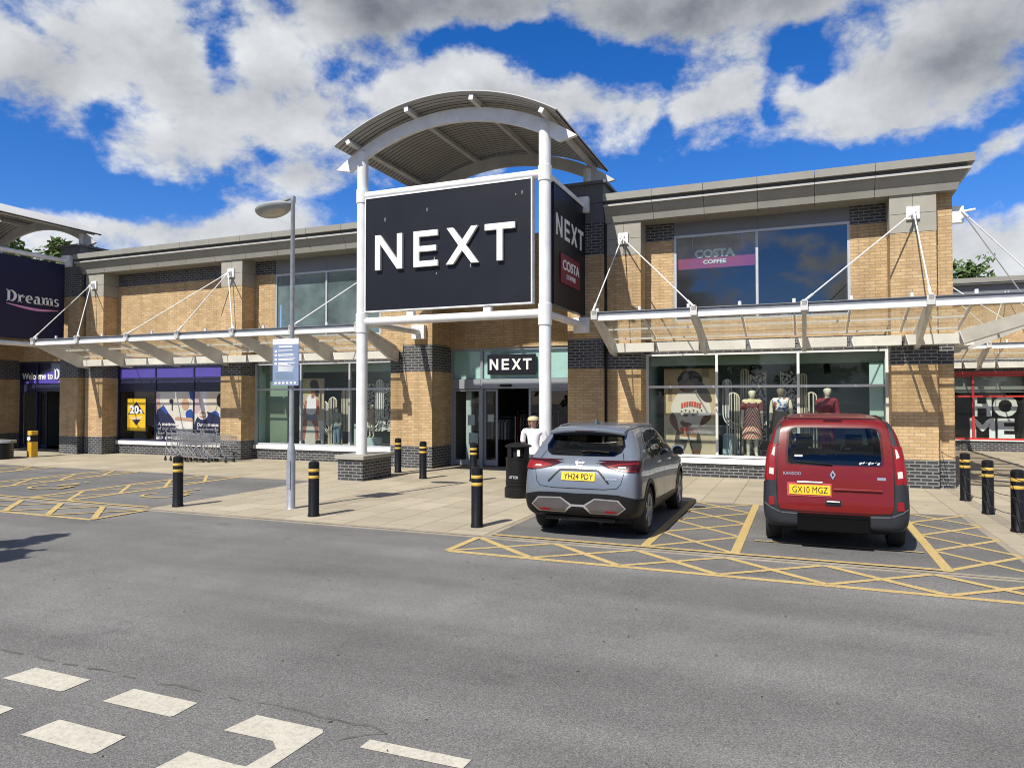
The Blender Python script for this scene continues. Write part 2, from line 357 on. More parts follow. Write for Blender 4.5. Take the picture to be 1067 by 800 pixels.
def darkglass(name, c=(0.006, 0.007, 0.008)):
    m, t, p = nt(name); p.inputs['Base Color'].default_value = (*c, 1); p.inputs['Roughness'].default_value = 0.03
    p.inputs['Specular IOR Level'].default_value = 0.6; return m
CARGL = darkglass('tinted_car_glass')
CGQ = glass('privacy_glass', (0.22, 0.24, 0.25), 0.05)
CGK = glass('clear_car_glass', (0.72, 0.80, 0.78), 0.05)
def carpaint(name, c, flake=0.0, coat=0.35):
    m, t, p = nt(name); p.inputs['Base Color'].default_value = (*c, 1)
    tcn = NN(t, 'ShaderNodeTexCoord').outputs['Object']
    d = noise(t, tcn, 3.0, 6, 0.65)
    r = NN(t, 'ShaderNodeMapRange'); t.links.new(d, r.inputs[0]); r.inputs[3].default_value = 0.22; r.inputs[4].default_value = 0.42
    t.links.new(r.outputs[0], p.inputs['Roughness']); p.inputs['Metallic'].default_value = flake
    p.inputs['Coat Weight'].default_value = coat; p.inputs['Coat Roughness'].default_value = 0.04; p.inputs['Specular IOR Level'].default_value = 0.3
    return m
QPAINT = carpaint('slate_grey_metallic', (0.165, 0.190, 0.222), 0.3, 0.7)
KPAINT = carpaint('dark_red_metallic', (0.155, 0.0065, 0.005), 0.0, 0.4)
QUARTZ = plain('bronze_grey_trim', (0.125, 0.112, 0.108), 0.35, 0.5)
KGREY = plain('grey_bumper_plastic', (0.021, 0.023, 0.027), 0.5, 0, 0.08, 12, spec=0.35)
LAMPR = carpaint('red_lamp_lens', (0.040, 0.003, 0.006), 0, .08); LAMPB = carpaint('bright_red_lens', (0.24, 0.008, 0.010), 0, .15); LAMPW = carpaint('clear_lamp_lens', (0.62, 0.52, 0.48))
PLATEY = plain('yellow_plate', (0.80, 0.50, 0.015), 0.4, 0, 0.03); PINK = plain('faded_red_surround', (0.42, 0.06, 0.055), 0.5)

def asphalt(name, base, tintv, patch):
    m, t, p = nt(name); pos = geo_pos(t)
    fine = noise(t, pos, 125, 2, 0.75); med = noise(t, pos, 48, 3, 0.65); big = noise(t, pos, 0.35, 5, 0.6); mid = noise(t, pos, 1.7, 4, 0.6)
    mp = NN(t, 'ShaderNodeMapping'); mp.inputs['Scale'].default_value = (0.10, 0.9, 1); t.links.new(pos, mp.inputs[0])
    trk = noise(t, mp.outputs[0], 1.3, 3, 0.5)
    sp = ramp(t, fine, [(0.32, 0.50), (0.50, 0.96), (0.66, 1.6)])
    col = mixc(t, 1.0, (base, base * tintv[1], base * tintv[2]), sp, 'MULTIPLY')
    col = mixc(t, 1.0, col, ramp(t, med, [(0.3, 0.85), (0.7, 1.15)]), 'MULTIPLY')
    col = mixc(t, 1.0, col, ramp(t, big, [(0.3, 1 - patch), (0.7, 1 + patch * 0.6)]), 'MULTIPLY')
    col = mixc(t, 1.0, col, ramp(t, mid, [(0.3, 0.92), (0.7, 1.06)]), 'MULTIPLY')
    col = mixc(t, 1.0, col, ramp(t, trk, [(0.35, 0.82), (0.65, 1.10)]), 'MULTIPLY')
    vo = NN(t, 'ShaderNodeTexVoronoi'); vo.inputs['Scale'].default_value = 0.9; t.links.new(pos, vo.inputs['Vector'])
    spots = ramp(t, vo.outputs['Distance'], [(0.018, 0.35), (0.035, 1.0)])
    col = mixc(t, 1.0, col, spots, 'MULTIPLY')
    oil = ramp(t, noise(t, pos, 0.8, 6, 0.7), [(0.60, 1.0), (0.72, 0.72)])
    col = mixc(t, 1.0, col, oil, 'MULTIPLY')
    t.links.new(col, p.inputs['Base Color']); p.inputs['Roughness'].default_value = 0.9; p.inputs['Specular IOR Level'].default_value = 0.25
    bump(t, p, fine, 0.6, 0.01); return m
ASPH = asphalt('road_asphalt', 0.190, (1, 0.965, 0.90), 0.20)
ASPB = asphalt('bay_asphalt', 0.168, (1, 0.97, 0.91), 0.16)
def paving():
    m, t, p = nt('concrete_paving'); pos = geo_pos(t)
    mp = NN(t, 'ShaderNodeMapping'); t.links.new(pos, mp.inputs[0]); mp.inputs['Rotation'].default_value = (0, 0, R(90))
    b = NN(t, 'ShaderNodeTexBrick'); t.links.new(mp.outputs[0], b.inputs['Vector']); b.inputs['Scale'].default_value = 1
    b.inputs['Brick Width'].default_value = 0.9; b.inputs['Row Height'].default_value = 0.6; b.inputs['Mortar Size'].default_value = 0.007; b.inputs['Mortar Smooth'].default_value = 0.3
    b.inputs['Color1'].default_value = (0.375, 0.325, 0.235, 1); b.inputs['Color2'].default_value = (0.45, 0.39, 0.285, 1); b.inputs['Mortar'].default_value = (0.13, 0.11, 0.08, 1)
    col = mixc(t, 1.0, b.outputs['Color'], ramp(t, noise(t, pos, 0.7, 6, 0.65), [(0.3, 0.80), (0.7, 1.06)]), 'MULTIPLY')
    col = mixc(t, 1.0, col, ramp(t, noise(t, pos, 60, 2, 0.6), [(0.3, 0.88), (0.7, 1.1)]), 'MULTIPLY')
    vo = NN(t, 'ShaderNodeTexVoronoi'); vo.inputs['Scale'].default_value = 1.6; t.links.new(pos, vo.inputs['Vector'])
    col = mixc(t, 1.0, col, ramp(t, vo.outputs['Distance'], [(0.035, 0.5), (0.06, 1.0)]), 'MULTIPLY')
    t.links.new(col, p.inputs['Base Color']); p.inputs['Roughness'].default_value = 0.9; p.inputs['Specular IOR Level'].default_value = 0.2
    return m
PAVE = paving()
def roadpaint(name, c, wear):
    m, t, p = nt(name); pos = geo_pos(t)
    w = ramp(t, noise(t, pos, 34, 7, 0.8), [(0.38, 0.0), (0.53, 1.0)])
    n = noise(t, pos, 5, 4)
    good = ramp(t, n, [(0.3, tuple(x * 0.86 for x in c)), (0.7, c)])
    mixn = NN(t, 'ShaderNodeMath', operation='MULTIPLY_ADD'); t.links.new(w, mixn.inputs[0]); mixn.inputs[1].default_value = wear; mixn.inputs[2].default_value = 1 - wear; mixn.use_clamp = True
    col = mixc(t, mixn.outputs[0], (0.17, 0.16, 0.14), good)
    t.links.new(col, p.inputs['Base Color']); p.inputs['Roughness'].default_value = 0.8; p.inputs['Specular IOR Level'].default_value = 0.2
    return m
YPAINT = roadpaint('yellow_road_paint', (0.60, 0.43, 0.16), 0.7)
WPAINT = roadpaint('white_road_paint', (0.58, 0.54, 0.44), 0.4)
DRAIN = plain('iron_channel', (0.035, 0.026, 0.02), 0.85, 0, 0.4, 3)
LEAF = None
def leafmat(name, c):
    m, t, p = nt(name); pos = geo_pos(t)
    col = ramp(t, noise(t, pos, 6, 2), [(0.3, tuple(x * 0.55 for x in c)), (0.7, tuple(x * 1.35 for x in c))])
    t.links.new(col, p.inputs['Base Color']); p.inputs['Roughness'].default_value = 0.6
    try: p.inputs['Subsurface Weight'].default_value = 0.0
    except Exception: pass
    return m
LEAF = leafmat('leaf_green', (0.075, 0.13, 0.025)); BARK = plain('bark', (0.11, 0.08, 0.05), 0.9)
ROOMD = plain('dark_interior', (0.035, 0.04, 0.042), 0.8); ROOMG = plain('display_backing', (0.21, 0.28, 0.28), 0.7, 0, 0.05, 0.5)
TINTLT = plain('tinted_light_sage', (0.20, 0.27, 0.20), 0.6, 0, 0.06, 0.6); FLOORI = plain('shop_floor', (0.30, 0.28, 0.25), 0.5)  # sage colour stands in for light tinted by the canopy glass
MINT = plain('mint_reveal', (0.45, 0.60, 0.56), 0.6, 0, 0.04)
# ------------------------------------------------------------------ ground, road, paving, markings
ZR, ZB = -0.020, -0.006                                   # road and bay surfaces; the paving top is 0
g = MB(); g.add([(-400, -300, ZR), (400, -300, ZR), (400, 600, ZR), (-400, 600, ZR)], [(0, 1, 2, 3)])
tag(g.build('road', ASPH), kind='structure')
BL = (-34.0, -10.72); BR_ = (-4.20, 2.50); YK = 9.19; YB = 13.78
p = MB()
for x0, x1, y0, y1 in ((BL[1], BR_[0], YK, YB), (BR_[1], 12, YK, YB), (-60, 12, YB, 40), (-60, BL[0], YK, YB)):
    p.box(x0, x1, y0, y1, -0.25, 0.0)
tag(p.build('pavement', PAVE), kind='structure')
b = MB()
for x0, x1 in (BL, BR_): b.add([(x0, YK, ZB), (x1, YK, ZB), (x1, YB, ZB), (x0, YB, ZB)], [(0, 1, 2, 3)])
tag(b.build('parking_bay', ASPB), kind='structure')
k = MB()
k.box(-60, 12, 9.06, 9.11, -0.2, -0.012); k.box(-60, 12, 9.165, 9.19, -0.2, -0.004)
tag(k.build('kerb', plain('kerb_concrete', (0.33, 0.29, 0.22), 0.9, 0, 0.2, 1.5)), kind='structure')
k = MB(); k.box(-60, 12, 9.11, 9.165, -0.2, -0.018)
tag(k.build('drain_channel', DRAIN), kind='structure')
k = MB()
for x in (BL[1], BR_[0], BR_[1]): k.box(x - 0.02 if x != BR_[1] else x - 0.10, x + 0.10 if x != BR_[1] else x + 0.02, YK, YB, -0.2, -0.003)
for x0, x1 in ((BL[0], BL[1] - 0.02), (BR_[0] + 0.10, BR_[1] - 0.10)): k.box(x0, x1, YB - 0.09, YB, -0.2, -0.003)
tag(k.build('bay_edging', plain('edging_concrete', (0.30, 0.255, 0.19), 0.9, 0, 0.2, 1.5)), kind='structure')

def stripe(mb, a, c, w, z):
    a, c = Vector((*a, 0)), Vector((*c, 0)); d = (c - a).normalized(); n = Vector((-d.y, d.x, 0)) * (w / 2)
    mb.add([(q.x, q.y, z) for q in (a - n, c - n, c + n, a + n)], [(0, 1, 2, 3)])
ZL = 0.004
class Lay:                                                  # every stripe a fraction of a millimetre above the last
    def __init__(s, z): s.z = z; s.mb = MB()
    def __call__(s, a, c, w): stripe(s.mb, a, c, w, s.z); s.z += 0.00025
def hatch_bay(x0, x1, left=True, right=True):
    L = Lay(ZB + ZL); y = 9.30
    for i in range(4):
        y1 = y + 1.115
        L((x0 + 0.05, y + 0.03), (x1 - 0.05, y1 - 0.02), 0.075); L((x1 - 0.05, y + 0.03), (x0 + 0.05, y1 - 0.02), 0.075); y = y1
    if left: L((x0, 9.21), (x0, 13.72), 0.115)
    if right: L((x1, 9.21), (x1, 13.72), 0.115)
    return L.mb
def hatch_road(x0, n, step, lend=True, rend=False, y0=8.12, y1=9.06):
    L = Lay(ZR + ZL)
    L((x0, y0), (x0 + n * step, y0), 0.10)
    for i in range(n):
        a, c = x0 + i * step, x0 + (i + 1) * step
        L((a + 0.02, y1), (c - 0.02, y0 + 0.05), 0.10); L((a + 0.02, y0 + 0.05), (c - 0.02, y1), 0.075)
    if lend: L((x0 - 0.02, y0), (x0 - 0.02, y1), 0.10)
    if rend: L((x0 + n * step, y0), (x0 + n * step, y1), 0.10)
    return L.mb
m = MB()
m.merge(hatch_bay(-1.94, -0.80)); m.merge(hatch_bay(1.50, 2.52, True, False))
m.merge(hatch_road(-4.22, 7, 1.11))
L = Lay(ZB + ZL + 0.008); L((-4.10, 9.25), (1.44, 9.25), 0.085); L((-0.62, 10.22), (1.40, 10.22), 0.05); m.merge(L.mb)
tag(m.build('yellow_hatching', YPAINT, recalc=False), kind='structure')
m = MB()
for x0, x1 in ((-14.12, -13.0), (-17.45, -16.42), (-20.8, -19.75), (-24.2, -23.1)): m.merge(hatch_bay(x0, x1))
m.merge(hatch_road(-27.3, 15, 1.11, False, True, 8.02, 9.06))
L = Lay(ZB + ZL + 0.008); L((-30, 9.25), (-10.8, 9.25), 0.085)
for cx in (-11.95, -15.35, -18.6):                           # wheelchair symbols painted in the bays
    pts = [(0.42 * math.cos(R(a)) , 0.36 * math.sin(R(a))) for a in range(150, 400, 18)]
    for q0, q1 in zip(pts, pts[1:]): L((cx + q0[0], 10.55 + q0[1]), (cx + q1[0], 10.55 + q1[1]), 0.075)
    for q0, q1 in (((-0.05, 0.2), (-0.05, 0.75)), ((-0.05, 0.25), (0.42, 0.25)), ((0.40, 0.25), (0.55, -0.2)), ((-0.05, 0.5), (0.25, 0.5)), ((-0.1, 0.9), (0.02, 0.9))):
        L((cx + q0[0], 10.55 + q0[1]), (cx + q1[0], 10.55 + q1[1]), 0.08)
m.merge(L.mb)
tag(m.build('yellow_hatching', YPAINT, recalc=False), kind='structure')
# white give-way dashes
m = MB()
def wq(pts):
    m.add([(x, y, ZR + 0.004) for x, y in pts], [tuple(range(len(pts)))])
for r, (y0, y1) in enumerate(((3.24, 3.455), (2.74, 2.955))):
    for i in range(14):
        x1 = (-2.60 if r == 0 else -2.62) - i * 0.985
        x0 = x1 - 0.60
        if i: wq([(x0, y0), (x1 - 0.015, y0), (x1, y0 + 0.02), (x1 - 0.01, y1), (x0 + 0.02, y1 + 0.004)])
wq([(-3.16, 3.23), (-2.80, 3.235), (-2.72, 3.17), (-2.74, 2.96), (-2.80, 2.955), (-3.15, 2.965), (-3.17, 2.74), (-2.62, 2.73), (-2.60, 3.43), (-2.63, 3.46), (-3.12, 3.462)])
for i in range(5): wq([(-2.30 + i * 1.6, 3.36), (-1.67 + i * 1.6, 3.375), (-1.665 + i * 1.6, 3.475), (-2.30 + i * 1.6, 3.462)])
tag(m.build('white_road_marking', WPAINT), kind='structure')
# the tarred joint where the side road was laid against the car park road
m = MB(); pr = None; rr = random.Random(3)
pts = [(-6.6 + i * 0.12, 3.60 + 0.012 * math.sin(i * 0.9) + rr.uniform(-0.016, 0.016)) for i in range(36)]
pts += [(-2.25, 3.56), (-2.36, 3.50), (-2.46, 3.40)]
for i in range(len(pts) - 1):
    a, c = pts[i], pts[i + 1]; w = 0.003 + rr.random() * 0.013
    if rr.random() < .22: continue
    m.add([(a[0], a[1] - w, ZR + 0.002), (c[0], c[1] - w, ZR + 0.002), (c[0], c[1] + w, ZR + 0.002), (a[0], a[1] + w, ZR + 0.002)], [(0, 1, 2, 3)])
tag(m.build('tar_joint', plain('tar', (0.105, 0.098, 0.088), 0.9, 0, 0.4, 14)), kind='structure')

# ------------------------------------------------------------------ shop buildings
YF = 17.56; YW = 18.15
def pilaster(x0, x1, par, y1=18.45, yf=YF, conc=True):
    m = MB()
    for z0, z1, mi in ((0, .62, 1), (.62, 2.69, 0), (2.69, 3.32, 1), (3.32, 5.58, 0)): m.box(x0, x1, yf, y1, z0, z1, mi)
    if conc:
        xm = (x0 + x1) / 2
        for a, c in ((x0 - .006, xm - .004), (xm + .004, x1 + .006)):
            for z0, z1 in ((5.59, 5.995), (6.005, 6.42)): m.box(a, c, yf - .008, y1 - .02, z0, z1, 2)
        m.box(x0 + .01, x1 - .01, yf + .01, y1 - .03, 5.58, 6.42, 3)
    else: m.box(x0, x1, yf, y1, 5.58, 6.42, 0)
    m.build('pilaster', [BUFF, DARK, CONC, LEADG], par)
    if conc:
        m = MB(); xm = (x0 + x1) / 2; m.box(xm - .13, xm + .13, yf - .06, yf - .009, 5.86, 6.14)
        m.prism([(yf - .22, 5.98), (yf - .06, 6.08), (yf - .06, 5.92)], 'x', xm - .05, xm - .02); m.prism([(yf - .22, 5.98), (yf - .06, 6.08), (yf - .06, 5.92)], 'x', xm + .02, xm + .05)
        m.build('tie_plate', WHITE, par)
PROF = [([(.055, 6.42), (.10, 6.60), (.135, 6.625), (.225, 6.785), (-.3, 6.785), (-.3, 6.42)], 0),
        ([(.28, 6.79), (.28, 6.835), (-.3, 6.835), (-.3, 6.79)], 1),
        ([(.21, 6.84), (.21, 6.92), (-.3, 6.92), (-.3, 6.84)], 2),
        ([(.335, 6.925), (.335, 7.10), (-.3, 7.10), (-.3, 6.925)], 0)]
def cornice(x0, x1, par, ret=None, yb=30.0, dz=0.0, yf=YF):
    m = MB(); n = max(1, round((x1 - x0) / 1.22)); st = (x1 - x0) / n
    for poly, mi in PROF:
        for i in range(n):
            a, c = x0 + i * st, x0 + (i + 1) * st
            last = (i == n - 1) and ret
            pa = [(a + .005, yf - q, z + dz) for q, z in poly]
            pc = [((c - .005) if not last else (x1 + q + ret), yf - q, z + dz) for q, z in poly]
            k_ = len(poly)
            fs = [tuple(range(k_)), tuple(range(k_, 2 * k_))] + [(j, (j + 1) % k_, k_ + (j + 1) % k_, k_ + j) for j in range(k_)]
            m.add(pa + pc, fs, mi)
        if ret:
            pa = [(x1 + q + ret, yf - q, z + dz) for q, z in poly]; pc = [(x1 + q + ret, yb, z + dz) for q, z in poly]; k_ = len(poly)
            m.add(pa + pc, [tuple(range(k_)), tuple(range(k_, 2 * k_))] + [(j, (j + 1) % k_, k_ + (j + 1) % k_, k_ + j) for j in range(k_)], mi)
    m.box(x0 + .01, x1 - .01, yf - .02, yf + .25, 6.44 + dz, 7.07 + dz, 2)
    m.build('cornice', [CORN, CORN2, LEADG], par)
    s = MB(); s.box(x0, x1, yf + .301, YW + .5 + yf - YF, 6.425 + dz, 6.5 + dz); s.build('soffit', CORN, par)
def bars(m, x0, x1, z0, z1, y, vs_=(), hs_=(), w=.06, d=.09, mi=0):
    for x in (x0 + w / 2, x1 - w / 2): m.box(x - w / 2, x + w / 2, y - d / 2, y + d / 2, z0, z1, mi)
    for z in (z0 + w / 2, z1 - w / 2): m.box(x0 + w, x1 - w, y - d / 2 + .002, y + d / 2 - .002, z - w / 2, z + w / 2, mi)
    for x in vs_: m.box(x - w / 2, x + w / 2, y - d / 2 + .001, y + d / 2 - .001, z0 + w, z1 - w, mi)
    xs = [x0 + w] + [v for x in sorted(vs_) for v in (x - w / 2, x + w / 2)] + [x1 - w]
    for z in hs_:
        for a, c in zip(xs[::2], xs[1::2]): m.box(a, c, y - d / 2 + .003, y + d / 2 - .003, z - w / 2, z + w / 2, mi)
def window(name, par, x0, x1, z0, z1, vs_, hs_, frame, gl, y=18.21, w=.06):
    m = MB(); bars(m, x0, x1, z0, z1, y, vs_, hs_, w)
    f = m.build(name, frame, par)
    xs = [x0 + w] + [v for x in sorted(vs_) for v in (x - w / 2, x + w / 2)] + [x1 - w]
    zs = [z0 + w] + [v for z in sorted(hs_) for v in (z - w / 2, z + w / 2)] + [z1 - w]
    m = MB()
    for a, c in zip(xs[::2], xs[1::2]):
        for e, h in zip(zs[::2], zs[1::2]): m.add([(a, y, e), (c, y, e), (c, y, h), (a, y, h)], [(0, 1, 2, 3)])
    m.build('pane', gl, f, recalc=False)
    return f
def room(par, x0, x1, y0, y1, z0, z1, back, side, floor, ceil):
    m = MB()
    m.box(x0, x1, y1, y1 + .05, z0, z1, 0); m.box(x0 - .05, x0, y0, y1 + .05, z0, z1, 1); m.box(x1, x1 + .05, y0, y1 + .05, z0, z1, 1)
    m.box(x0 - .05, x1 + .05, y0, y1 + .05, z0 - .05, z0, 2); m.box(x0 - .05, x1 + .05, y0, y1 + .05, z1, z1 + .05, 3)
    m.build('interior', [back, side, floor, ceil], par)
def bay(par, xa, xb, up=None, z_sill=.47, sillm=ALUW):
    m = MB()
    m.box(xa, xb, YW, YW + .25, 0, z_sill - .13, 0); m.build('plinth_wall', DARK, par); m = MB()
    m.box(xa, xb, YW, YW + .25, 3.10, 3.42, 1)
    if up:
        u0, u1, t = up
        m.box(xa, u0, YW, YW + .25, 3.42, 5.98, 0); m.box(u1, xb, YW, YW + .25, 3.42, 5.98, 0)
        m.box(xa, u0, YW, YW + .25, 5.98, 6.46, 1); m.box(u1, xb, YW, YW + .25, 5.98, 6.46, 1)
        m.box(u0, u1, YW, YW + .25, 3.42, 3.9, 0)
    else:
        m.box(xa, xb, YW, YW + .25, 3.42, 5.98, 0); m.box(xa, xb, YW, YW + .25, 5.98, 6.46, 1)
    m.build('wall', [BUFF, DARK], par)
    s = MB(); s.box(xa, xb, YW - .05, YW + .3, z_sill - .13, z_sill); s.build('sill', sillm, par)
    if up:
        s = MB(); xm = (u0 + u1) / 2; s.box(u0, xm - .004, YW + .02, YW + .2, t, 6.46); s.box(xm + .004, u1, YW + .02, YW + .2, t, 6.46); s.build('spandrel_panel', GREYP, par)
def roof_box(par, x0, x1, y0, y1, z):
    m = MB(); m.box(x0, x1, y0, y1, z - .12, z); m.build('roof', ROOFM, par)

# left unit, between the two sign towers
BLD = thing('shop_building', 'long two-storey buff brick shop unit between the purple sign tower and the black sign tower', 'building', (-17.0, 17.56, 0))
pilaster(-23.75, -22.87, BLD); pilaster(-17.43, -16.57, BLD); pilaster(-11.02, -10.52, BLD)
bay(BLD, -22.87, -17.43); bay(BLD, -16.57, -11.02, (-15.76, -11.75, 5.97))
cornice(-24.02, -10.0, BLD); roof_box(BLD, -24.0, -10.0, 17.9, 40, 6.75)
window('shop_window', BLD, -22.87, -17.43, .47, 3.10, (-21.02, -19.23), (2.24, 2.66), NAVYF, GLS)
window('shop_window', BLD, -16.57, -11.02, .47, 3.10, (-14.73, -12.88), (2.25,), ALU, GLS)
window('upper_window', BLD, -15.76, -11.75, 3.9, 5.97, (-13.76,), (), ALU, GLF)
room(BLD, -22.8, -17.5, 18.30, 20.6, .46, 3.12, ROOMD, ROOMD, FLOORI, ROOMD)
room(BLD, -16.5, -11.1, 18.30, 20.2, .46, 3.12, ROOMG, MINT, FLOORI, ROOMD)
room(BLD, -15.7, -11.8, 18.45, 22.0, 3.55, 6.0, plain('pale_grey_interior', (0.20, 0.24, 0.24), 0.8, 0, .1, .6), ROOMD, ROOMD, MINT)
m = MB(); m.box(-16.5, -11.1, 18.42, 18.60, 2.80, 3.09); m.box(-16.5, -15.6, 18.6, 18.66, .47, 2.8); m.build('tinted_light_panel', TINTLT, BLD)  # added panels carrying the green-tinted light as colour
m = MB()
for a, c in ((-22.80, -21.06), (-20.98, -19.27), (-19.19, -17.49)):
    m.box(a, c, 18.19, 18.205, 2.70, 3.03, 0); m.box(a, c, 18.19, 18.205, 2.28, 2.62, 1)
m.build('window_film', [solid('purple_film', (0.075, 0.06, 0.30), .4), NAVYF], BLD)
# right unit
BRD = thing('shop_building', 'two-storey buff brick shop unit with the coffee window above the parked red van', 'building', (-0.9, 17.56, 0))
pilaster(-4.60, -3.73, BRD); pilaster(1.82, 2.71, BRD)
pilaster(2.71, 3.05, BRD, 18.6, 17.80, False)
bay(BRD, -3.73, 1.82, (-3.0, 1.06, 6.09))
cornice(-4.62, 2.75, BRD, .30); roof_box(BRD, -5.0, 3.0, 17.9, 40, 6.75)
m = MB(); m.box(2.80, 3.05, 18.6, 31.2, 0, 6.5); m.build('side_wall', BUFF, BRD)
window('shop_window', BRD, -3.73, 1.82, .49, 3.10, (-1.97, -0.09), (2.25,), ALUW, GLS)
window('upper_window', BRD, -3.0, 1.06, 3.9, 6.09, (-1.0,), (), ALU, GLU)
room(BRD, -3.66, 1.75, 18.30, 20.3, .47, 3.12, ROOMG, ROOMG, FLOORI, ROOMD)
room(BRD, -2.95, 1.0, 18.45, 22.0, 3.55, 6.12, ROOMD, ROOMD, ROOMD, ROOMD)
m = MB(); m.box(-3.66, 1.75, 18.42, 18.60, 2.80, 3.09); m.build('tinted_light_panel', TINTLT, BRD)  # added strip, canopy-tinted light painted as sage
m = MB(); m.box(1.45, 1.74, 18.42, 18.5, .5, 2.78); m.build('reveal_panel', MINT, BRD)
m = MB(); m.tube([(-4.62, 17.52, .0), (-4.62, 17.52, 6.4)], .035, 8); m.build('downpipe', BLACKP, BRD)
# far unit across the passage
FY = 31.2
FB = thing('shop_building', 'far buff brick shop with red window frames at the end of the right passage', 'building', (9.0, FY, 0))
m = MB()
for x0, x1, z0, z1, mi in ((3.05, 5.15, 0, .42, 1), (3.05, 5.15, .42, 5.75, 0), (5.15, 7.65, 0, .38, 1), (5.15, 7.65, 2.86, 3.5, 1), (5.15, 7.65, 3.5, 5.75, 0), (7.65, 20, 0, .42, 1), (7.65, 20, .42, 5.75, 0)):
    m.box(x0, x1, FY, FY + .3, z0, z1, mi)
m.build('wall', [BUFF, DARK], FB)
m = MB(); m.box(3.05, 20, FY - .25, FY + .3, 5.75, 6.2, 1); m.box(3.05, 20, FY - .45, FY + .3, 6.21, 6.26, 2); m.box(3.05, 20, FY - .5, FY + .3, 6.27, 6.45, 0); m.build('cornice', [CORN, GREYP, CORN2], FB)
window('shop_window', FB, 5.15, 7.65, .42, 2.86, (5.95,), (2.05,), REDF, GLS, FY + .06, .07)
m = MB(); m.box(5.1, 7.7, FY - .06, FY + .1, .38, .42); m.build('sill', ALUW, FB)
m = MB()
for x in (5.15, 7.65): m.box(x - .09, x + .09, FY - .05, FY - .002, 2.3, 3.0)
m.box(5.24, 7.56, FY - .04, FY - .002, 2.87, 2.98); m.build('red_trim', REDF, FB)
room(FB, 5.2, 7.6, FY + .2, FY + 3, .42, 2.86, solid('grey_blind', (0.15, 0.17, 0.18)), ROOMD, FLOORI, ROOMD)
m = MB(); m.box(5.2, 7.6, FY + .21, FY + .25, 2.2, 2.84); m.build('window_blind', solid('blind_sage', (0.26, 0.29, 0.26)), FB)
roof_box(FB, 3.1, 20, FY + .3, 50, 6.2)
top('letter_sign', MB().merge(fit_text('HO', 6.0, 7.45, .82, .035, .05), TR(0, FY + .5, 1.28) @ FACE_S).merge(fit_text('ME', 5.92, 7.35, .76, .035, .05), TR(0, FY + .5, .46) @ FACE_S),
    solid('white_letters', (0.72, 0.76, 0.74)), 'big white HOME letters standing in the red framed shop window', 'window letters')

# ------------------------------------------------------------------ glass canopies
CW = 1.98
def canopy(label, ox, oy, rz, Ln, posts, rods, hip=False, group='glass canopies along the shop fronts'):
    c = thing('glass_canopy', label, 'canopy', (ox, oy, 0), rz, group)
    B = dict(world=False); Lh = Ln + (CW if hip else 0)
    m = MB(); m.box(0.05, Lh, -CW - .05, -CW + .06, 3.715, 3.815); m.build('front_beam', WHITE, c, **B)
    m = MB(); m.box(0.05, Lh, -CW - .015, -CW + .055, 3.816, 3.90, 0); m.box(0.05, Lh, -CW - .05, -CW + .06, 3.901, 3.915, 0)
    m.build('beam_rail', RAILG, c, **B)
    m = MB(); n = max(1, round(Ln / 1.07)); st = Ln / n
    for i in range(n): m.box(i * st + .06, (i + 1) * st - .003, -.36, -.05, 3.10, 3.315)
    m.build('gutter', GUTW, c, **B)
    for x in posts:
        m = MB(); m.prism([(-.04, 3.02), (-.04, 3.38), (-.35, 3.44), (-CW - .10, 3.96), (-CW - .16, 3.93), (-CW - .06, 3.72), (-CW + .1, 3.66), (-.45, 3.06)], 'x', x - .042, x + .042)
        m.box(x - .07, x + .07, -CW - .115, -CW - .055, 3.74, 3.93)
        m.build('bracket', CREAM, c, **B)
    # glass laid on bars that fall back towards the wall
    def gz(y): return 3.40 + (-y / CW) * .50
    m = MB()
    for i in range(n):
        a, e = i * st + .04, (i + 1) * st - .04
        m.add([(a, -CW + .07, gz(-CW + .07)), (e, -CW + .07, gz(-CW + .07)), (e, -.25, gz(-.25)), (a, -.25, gz(-.25))], [(0, 1, 2, 3)])
    if hip: m.add([(Ln + .04, -CW + .07, gz(-CW + .07)), (Ln + CW, -CW + .07, gz(-CW + .07)), (Ln + .04, -.04, gz(0))], [(0, 1, 2)])
    m.build('glazing', GLC, c, recalc=False, **B)
    m = MB()
    for i in range(n + 1):
        x = i * st
        m.prism([(-CW + .06, gz(-CW) - .06), (-CW + .06, gz(-CW)), (-.2, gz(-.2)), (-.2, gz(-.2) - .06)], 'x', x - .02, x + .02)
    m.box(.05, Ln, -.95, -.91, gz(-.93) - .05, gz(-.93) - .012); m.box(.05, Ln, -.28, -.22, gz(-.25) - .05, gz(-.25) - .012)
    m.build('glazing_bar', CREAM, c, **B)
    for i in range(n + 1):
        m = MB(); m.cyl((i * st + (.1 if i == 0 else 0), -CW, 3.91), (i * st + (.1 if i == 0 else 0), -CW, 4.00), .035, n=10); m.build('stud', WHITE, c, **B)
    for xt, xb in rods:
        p0 = Vector((xt, -.16, 5.99)); p1 = Vector((xb, -CW - .05, 3.93)); d = (p1 - p0).normalized()
        m = MB(); m.tube([p0, p1], .015, 8); m.tube([p1 - d * .26, p1 - d * .02], .026, 8); m.tube([p0 + d * .02, p0 + d * .18], .026, 8)
        m.build('tie_rod', WHITE, c, **B)
    if hip:
        m = MB(); d = Vector((CW, -CW, 0)); s = Vector((1, 1, 0)).normalized() * .06
        a0, a1, b0, b1 = Vector((Ln, 0, 3.06)), Vector((Ln, 0, 3.36)), Vector((Ln + CW, -CW, 3.70)), Vector((Ln + CW, -CW, 3.90))
        vs_ = [q + t for t in (s, -s) for q in (a0, b0, b1, a1)]
        m.add(vs_, [(0, 1, 2, 3), (7, 6, 5, 4), (0, 4, 5, 1), (1, 5, 6, 2), (2, 6, 7, 3), (3, 7, 4, 0)]); m.build('hip_rafter', CREAM, c, **B)
    return c
X0 = -23.53
